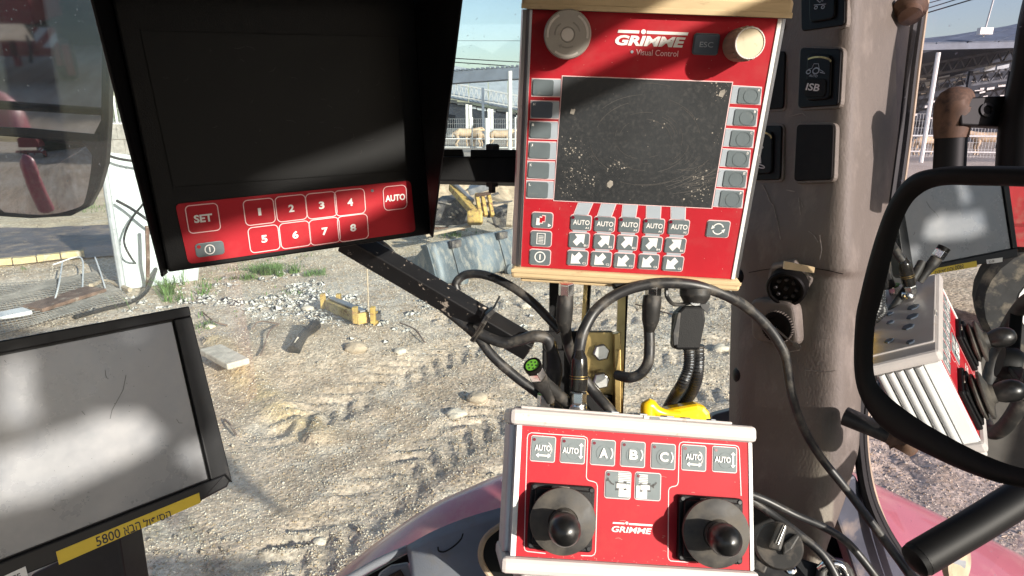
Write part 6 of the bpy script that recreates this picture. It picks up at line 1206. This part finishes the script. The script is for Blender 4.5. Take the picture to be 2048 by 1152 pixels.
cable([(880, 610, .805), (950, 668, .795), (985, 712, .79), (1030, 752, .79), (1080, 790, .79), (1140, 840, .79)], .0062, 'black cable from the zip tie down to the joystick box')
cable([(1075, 752, .722), (1100, 775, .735), (1135, 805, .755), (1180, 835, .78)], .0072, 'brownish short cable of the green-faced plug', m=M_rubber)
cable([(1298, 655, .78), (1299, 690, .78), (1296, 725, .78), (1280, 748, .785), (1258, 755, .79), (1235, 750, .81)], .0065, 'black cable curling back under the middle connector')
cable([(1334, 566, .775), (1333, 590, .775), (1345, 607, .77), (1362, 609, .77), (1380, 605, .77)], .0024, 'thin black loop wire beside the right connector', n=8)
def conduit(pts, r, label):
    t = thing('corrugated_hose', P(*pts[0]), label, 'hose', 'corrugated cable sleeves'); c_ = cr([P(*p) for p in pts], 26); rr_ = [r*(1+.10*(i % 3 == 0)-.05*(i % 3 == 1)) for i in range(len(c_))]
    B().tube(c_, rr_, 12).build('sleeve', M_cable, t, smooth=True)
    d = B()
    for i in range(4, len(c_)-3, 4): tn = nrm(c_[i+1]-c_[i]); sd = nrm(np.cross(tn, FW)); d.box(c_[i]-FW*(r*1.02)+sd*r*.0, sd*r*.5, tn*.0007, FW*.0006)
    tag(d.build('thread_glint', M_strip, t), kind='stuff')  # pale flecks painted as glints along the sleeve
conduit([(1378, 690, .775), (1378, 730, .78), (1366, 765, .785), (1350, 790, .83), (1330, 825, .87)], .0066, 'left braided black sleeve dropping behind the joystick box'); conduit([(1396, 690, .78), (1395, 740, .785), (1385, 780, .82), (1362, 812, .86), (1350, 830, .88)], .0072, 'right braided black sleeve dropping behind the joystick box')
cable([(1490, 985, .78), (1530, 1000, .785), (1590, 1030, .785), (1650, 1056, .78), (1700, 1090, .775), (1760, 1165, .77), (1790, 1210, .77)], .0048, 'upper thin cable leaving the right side of the joystick box')
cable([(1492, 993, .79), (1540, 1025, .785), (1600, 1070, .77), (1650, 1115, .76), (1690, 1190, .75)], .0050, 'lower thin cable leaving the right side of the joystick box')
cable([(750, 480, .84), (770, 492, .83), (785, 508, .825), (800, 530, .83), (818, 545, .84)], .0042, 'brown black cable behind the steel arm under the monitor', m=M_rubber)
# yellow handle behind the box
yh = thing('yellow_hook_tool', P(1350, 820, .80), 'glossy yellow plastic handle lying behind the joystick box', 'handle')
B().tube([P(1297, 850, .815), P(1297, 812, .815), P(1312, 822, .815), P(1332, 828, .815), P(1360, 830, .815)], [.0095, .0095, .0075, .006, .006], 16, sm=6).build('hook', M_yellow, yh, smooth=True)
px_solid([(1312, 826), (1345, 818), (1395, 809), (1410, 813), (1421, 826), (1428, 860), (1312, 860)], .812, .03, M_yellow, 'grip', yh, .006)
# the two loose names wanted by the boxes' undersides
px_solid([(1225, 566), (1262, 566), (1258, 580), (1232, 580)], .77, .02, M_seal, 'panel_foot', None).name = 'panel_foot'
tag(bpy.data.objects['panel_foot'], 'small black rubber foot under the red panel', 'rubber foot')
# lettering on the trailer
for s_, y_, h_ in (('BEET', -1.2, 2.9), ('TRANSPORT', -1.4, 2.2)):
    pass
bpy.context.view_layer.update()
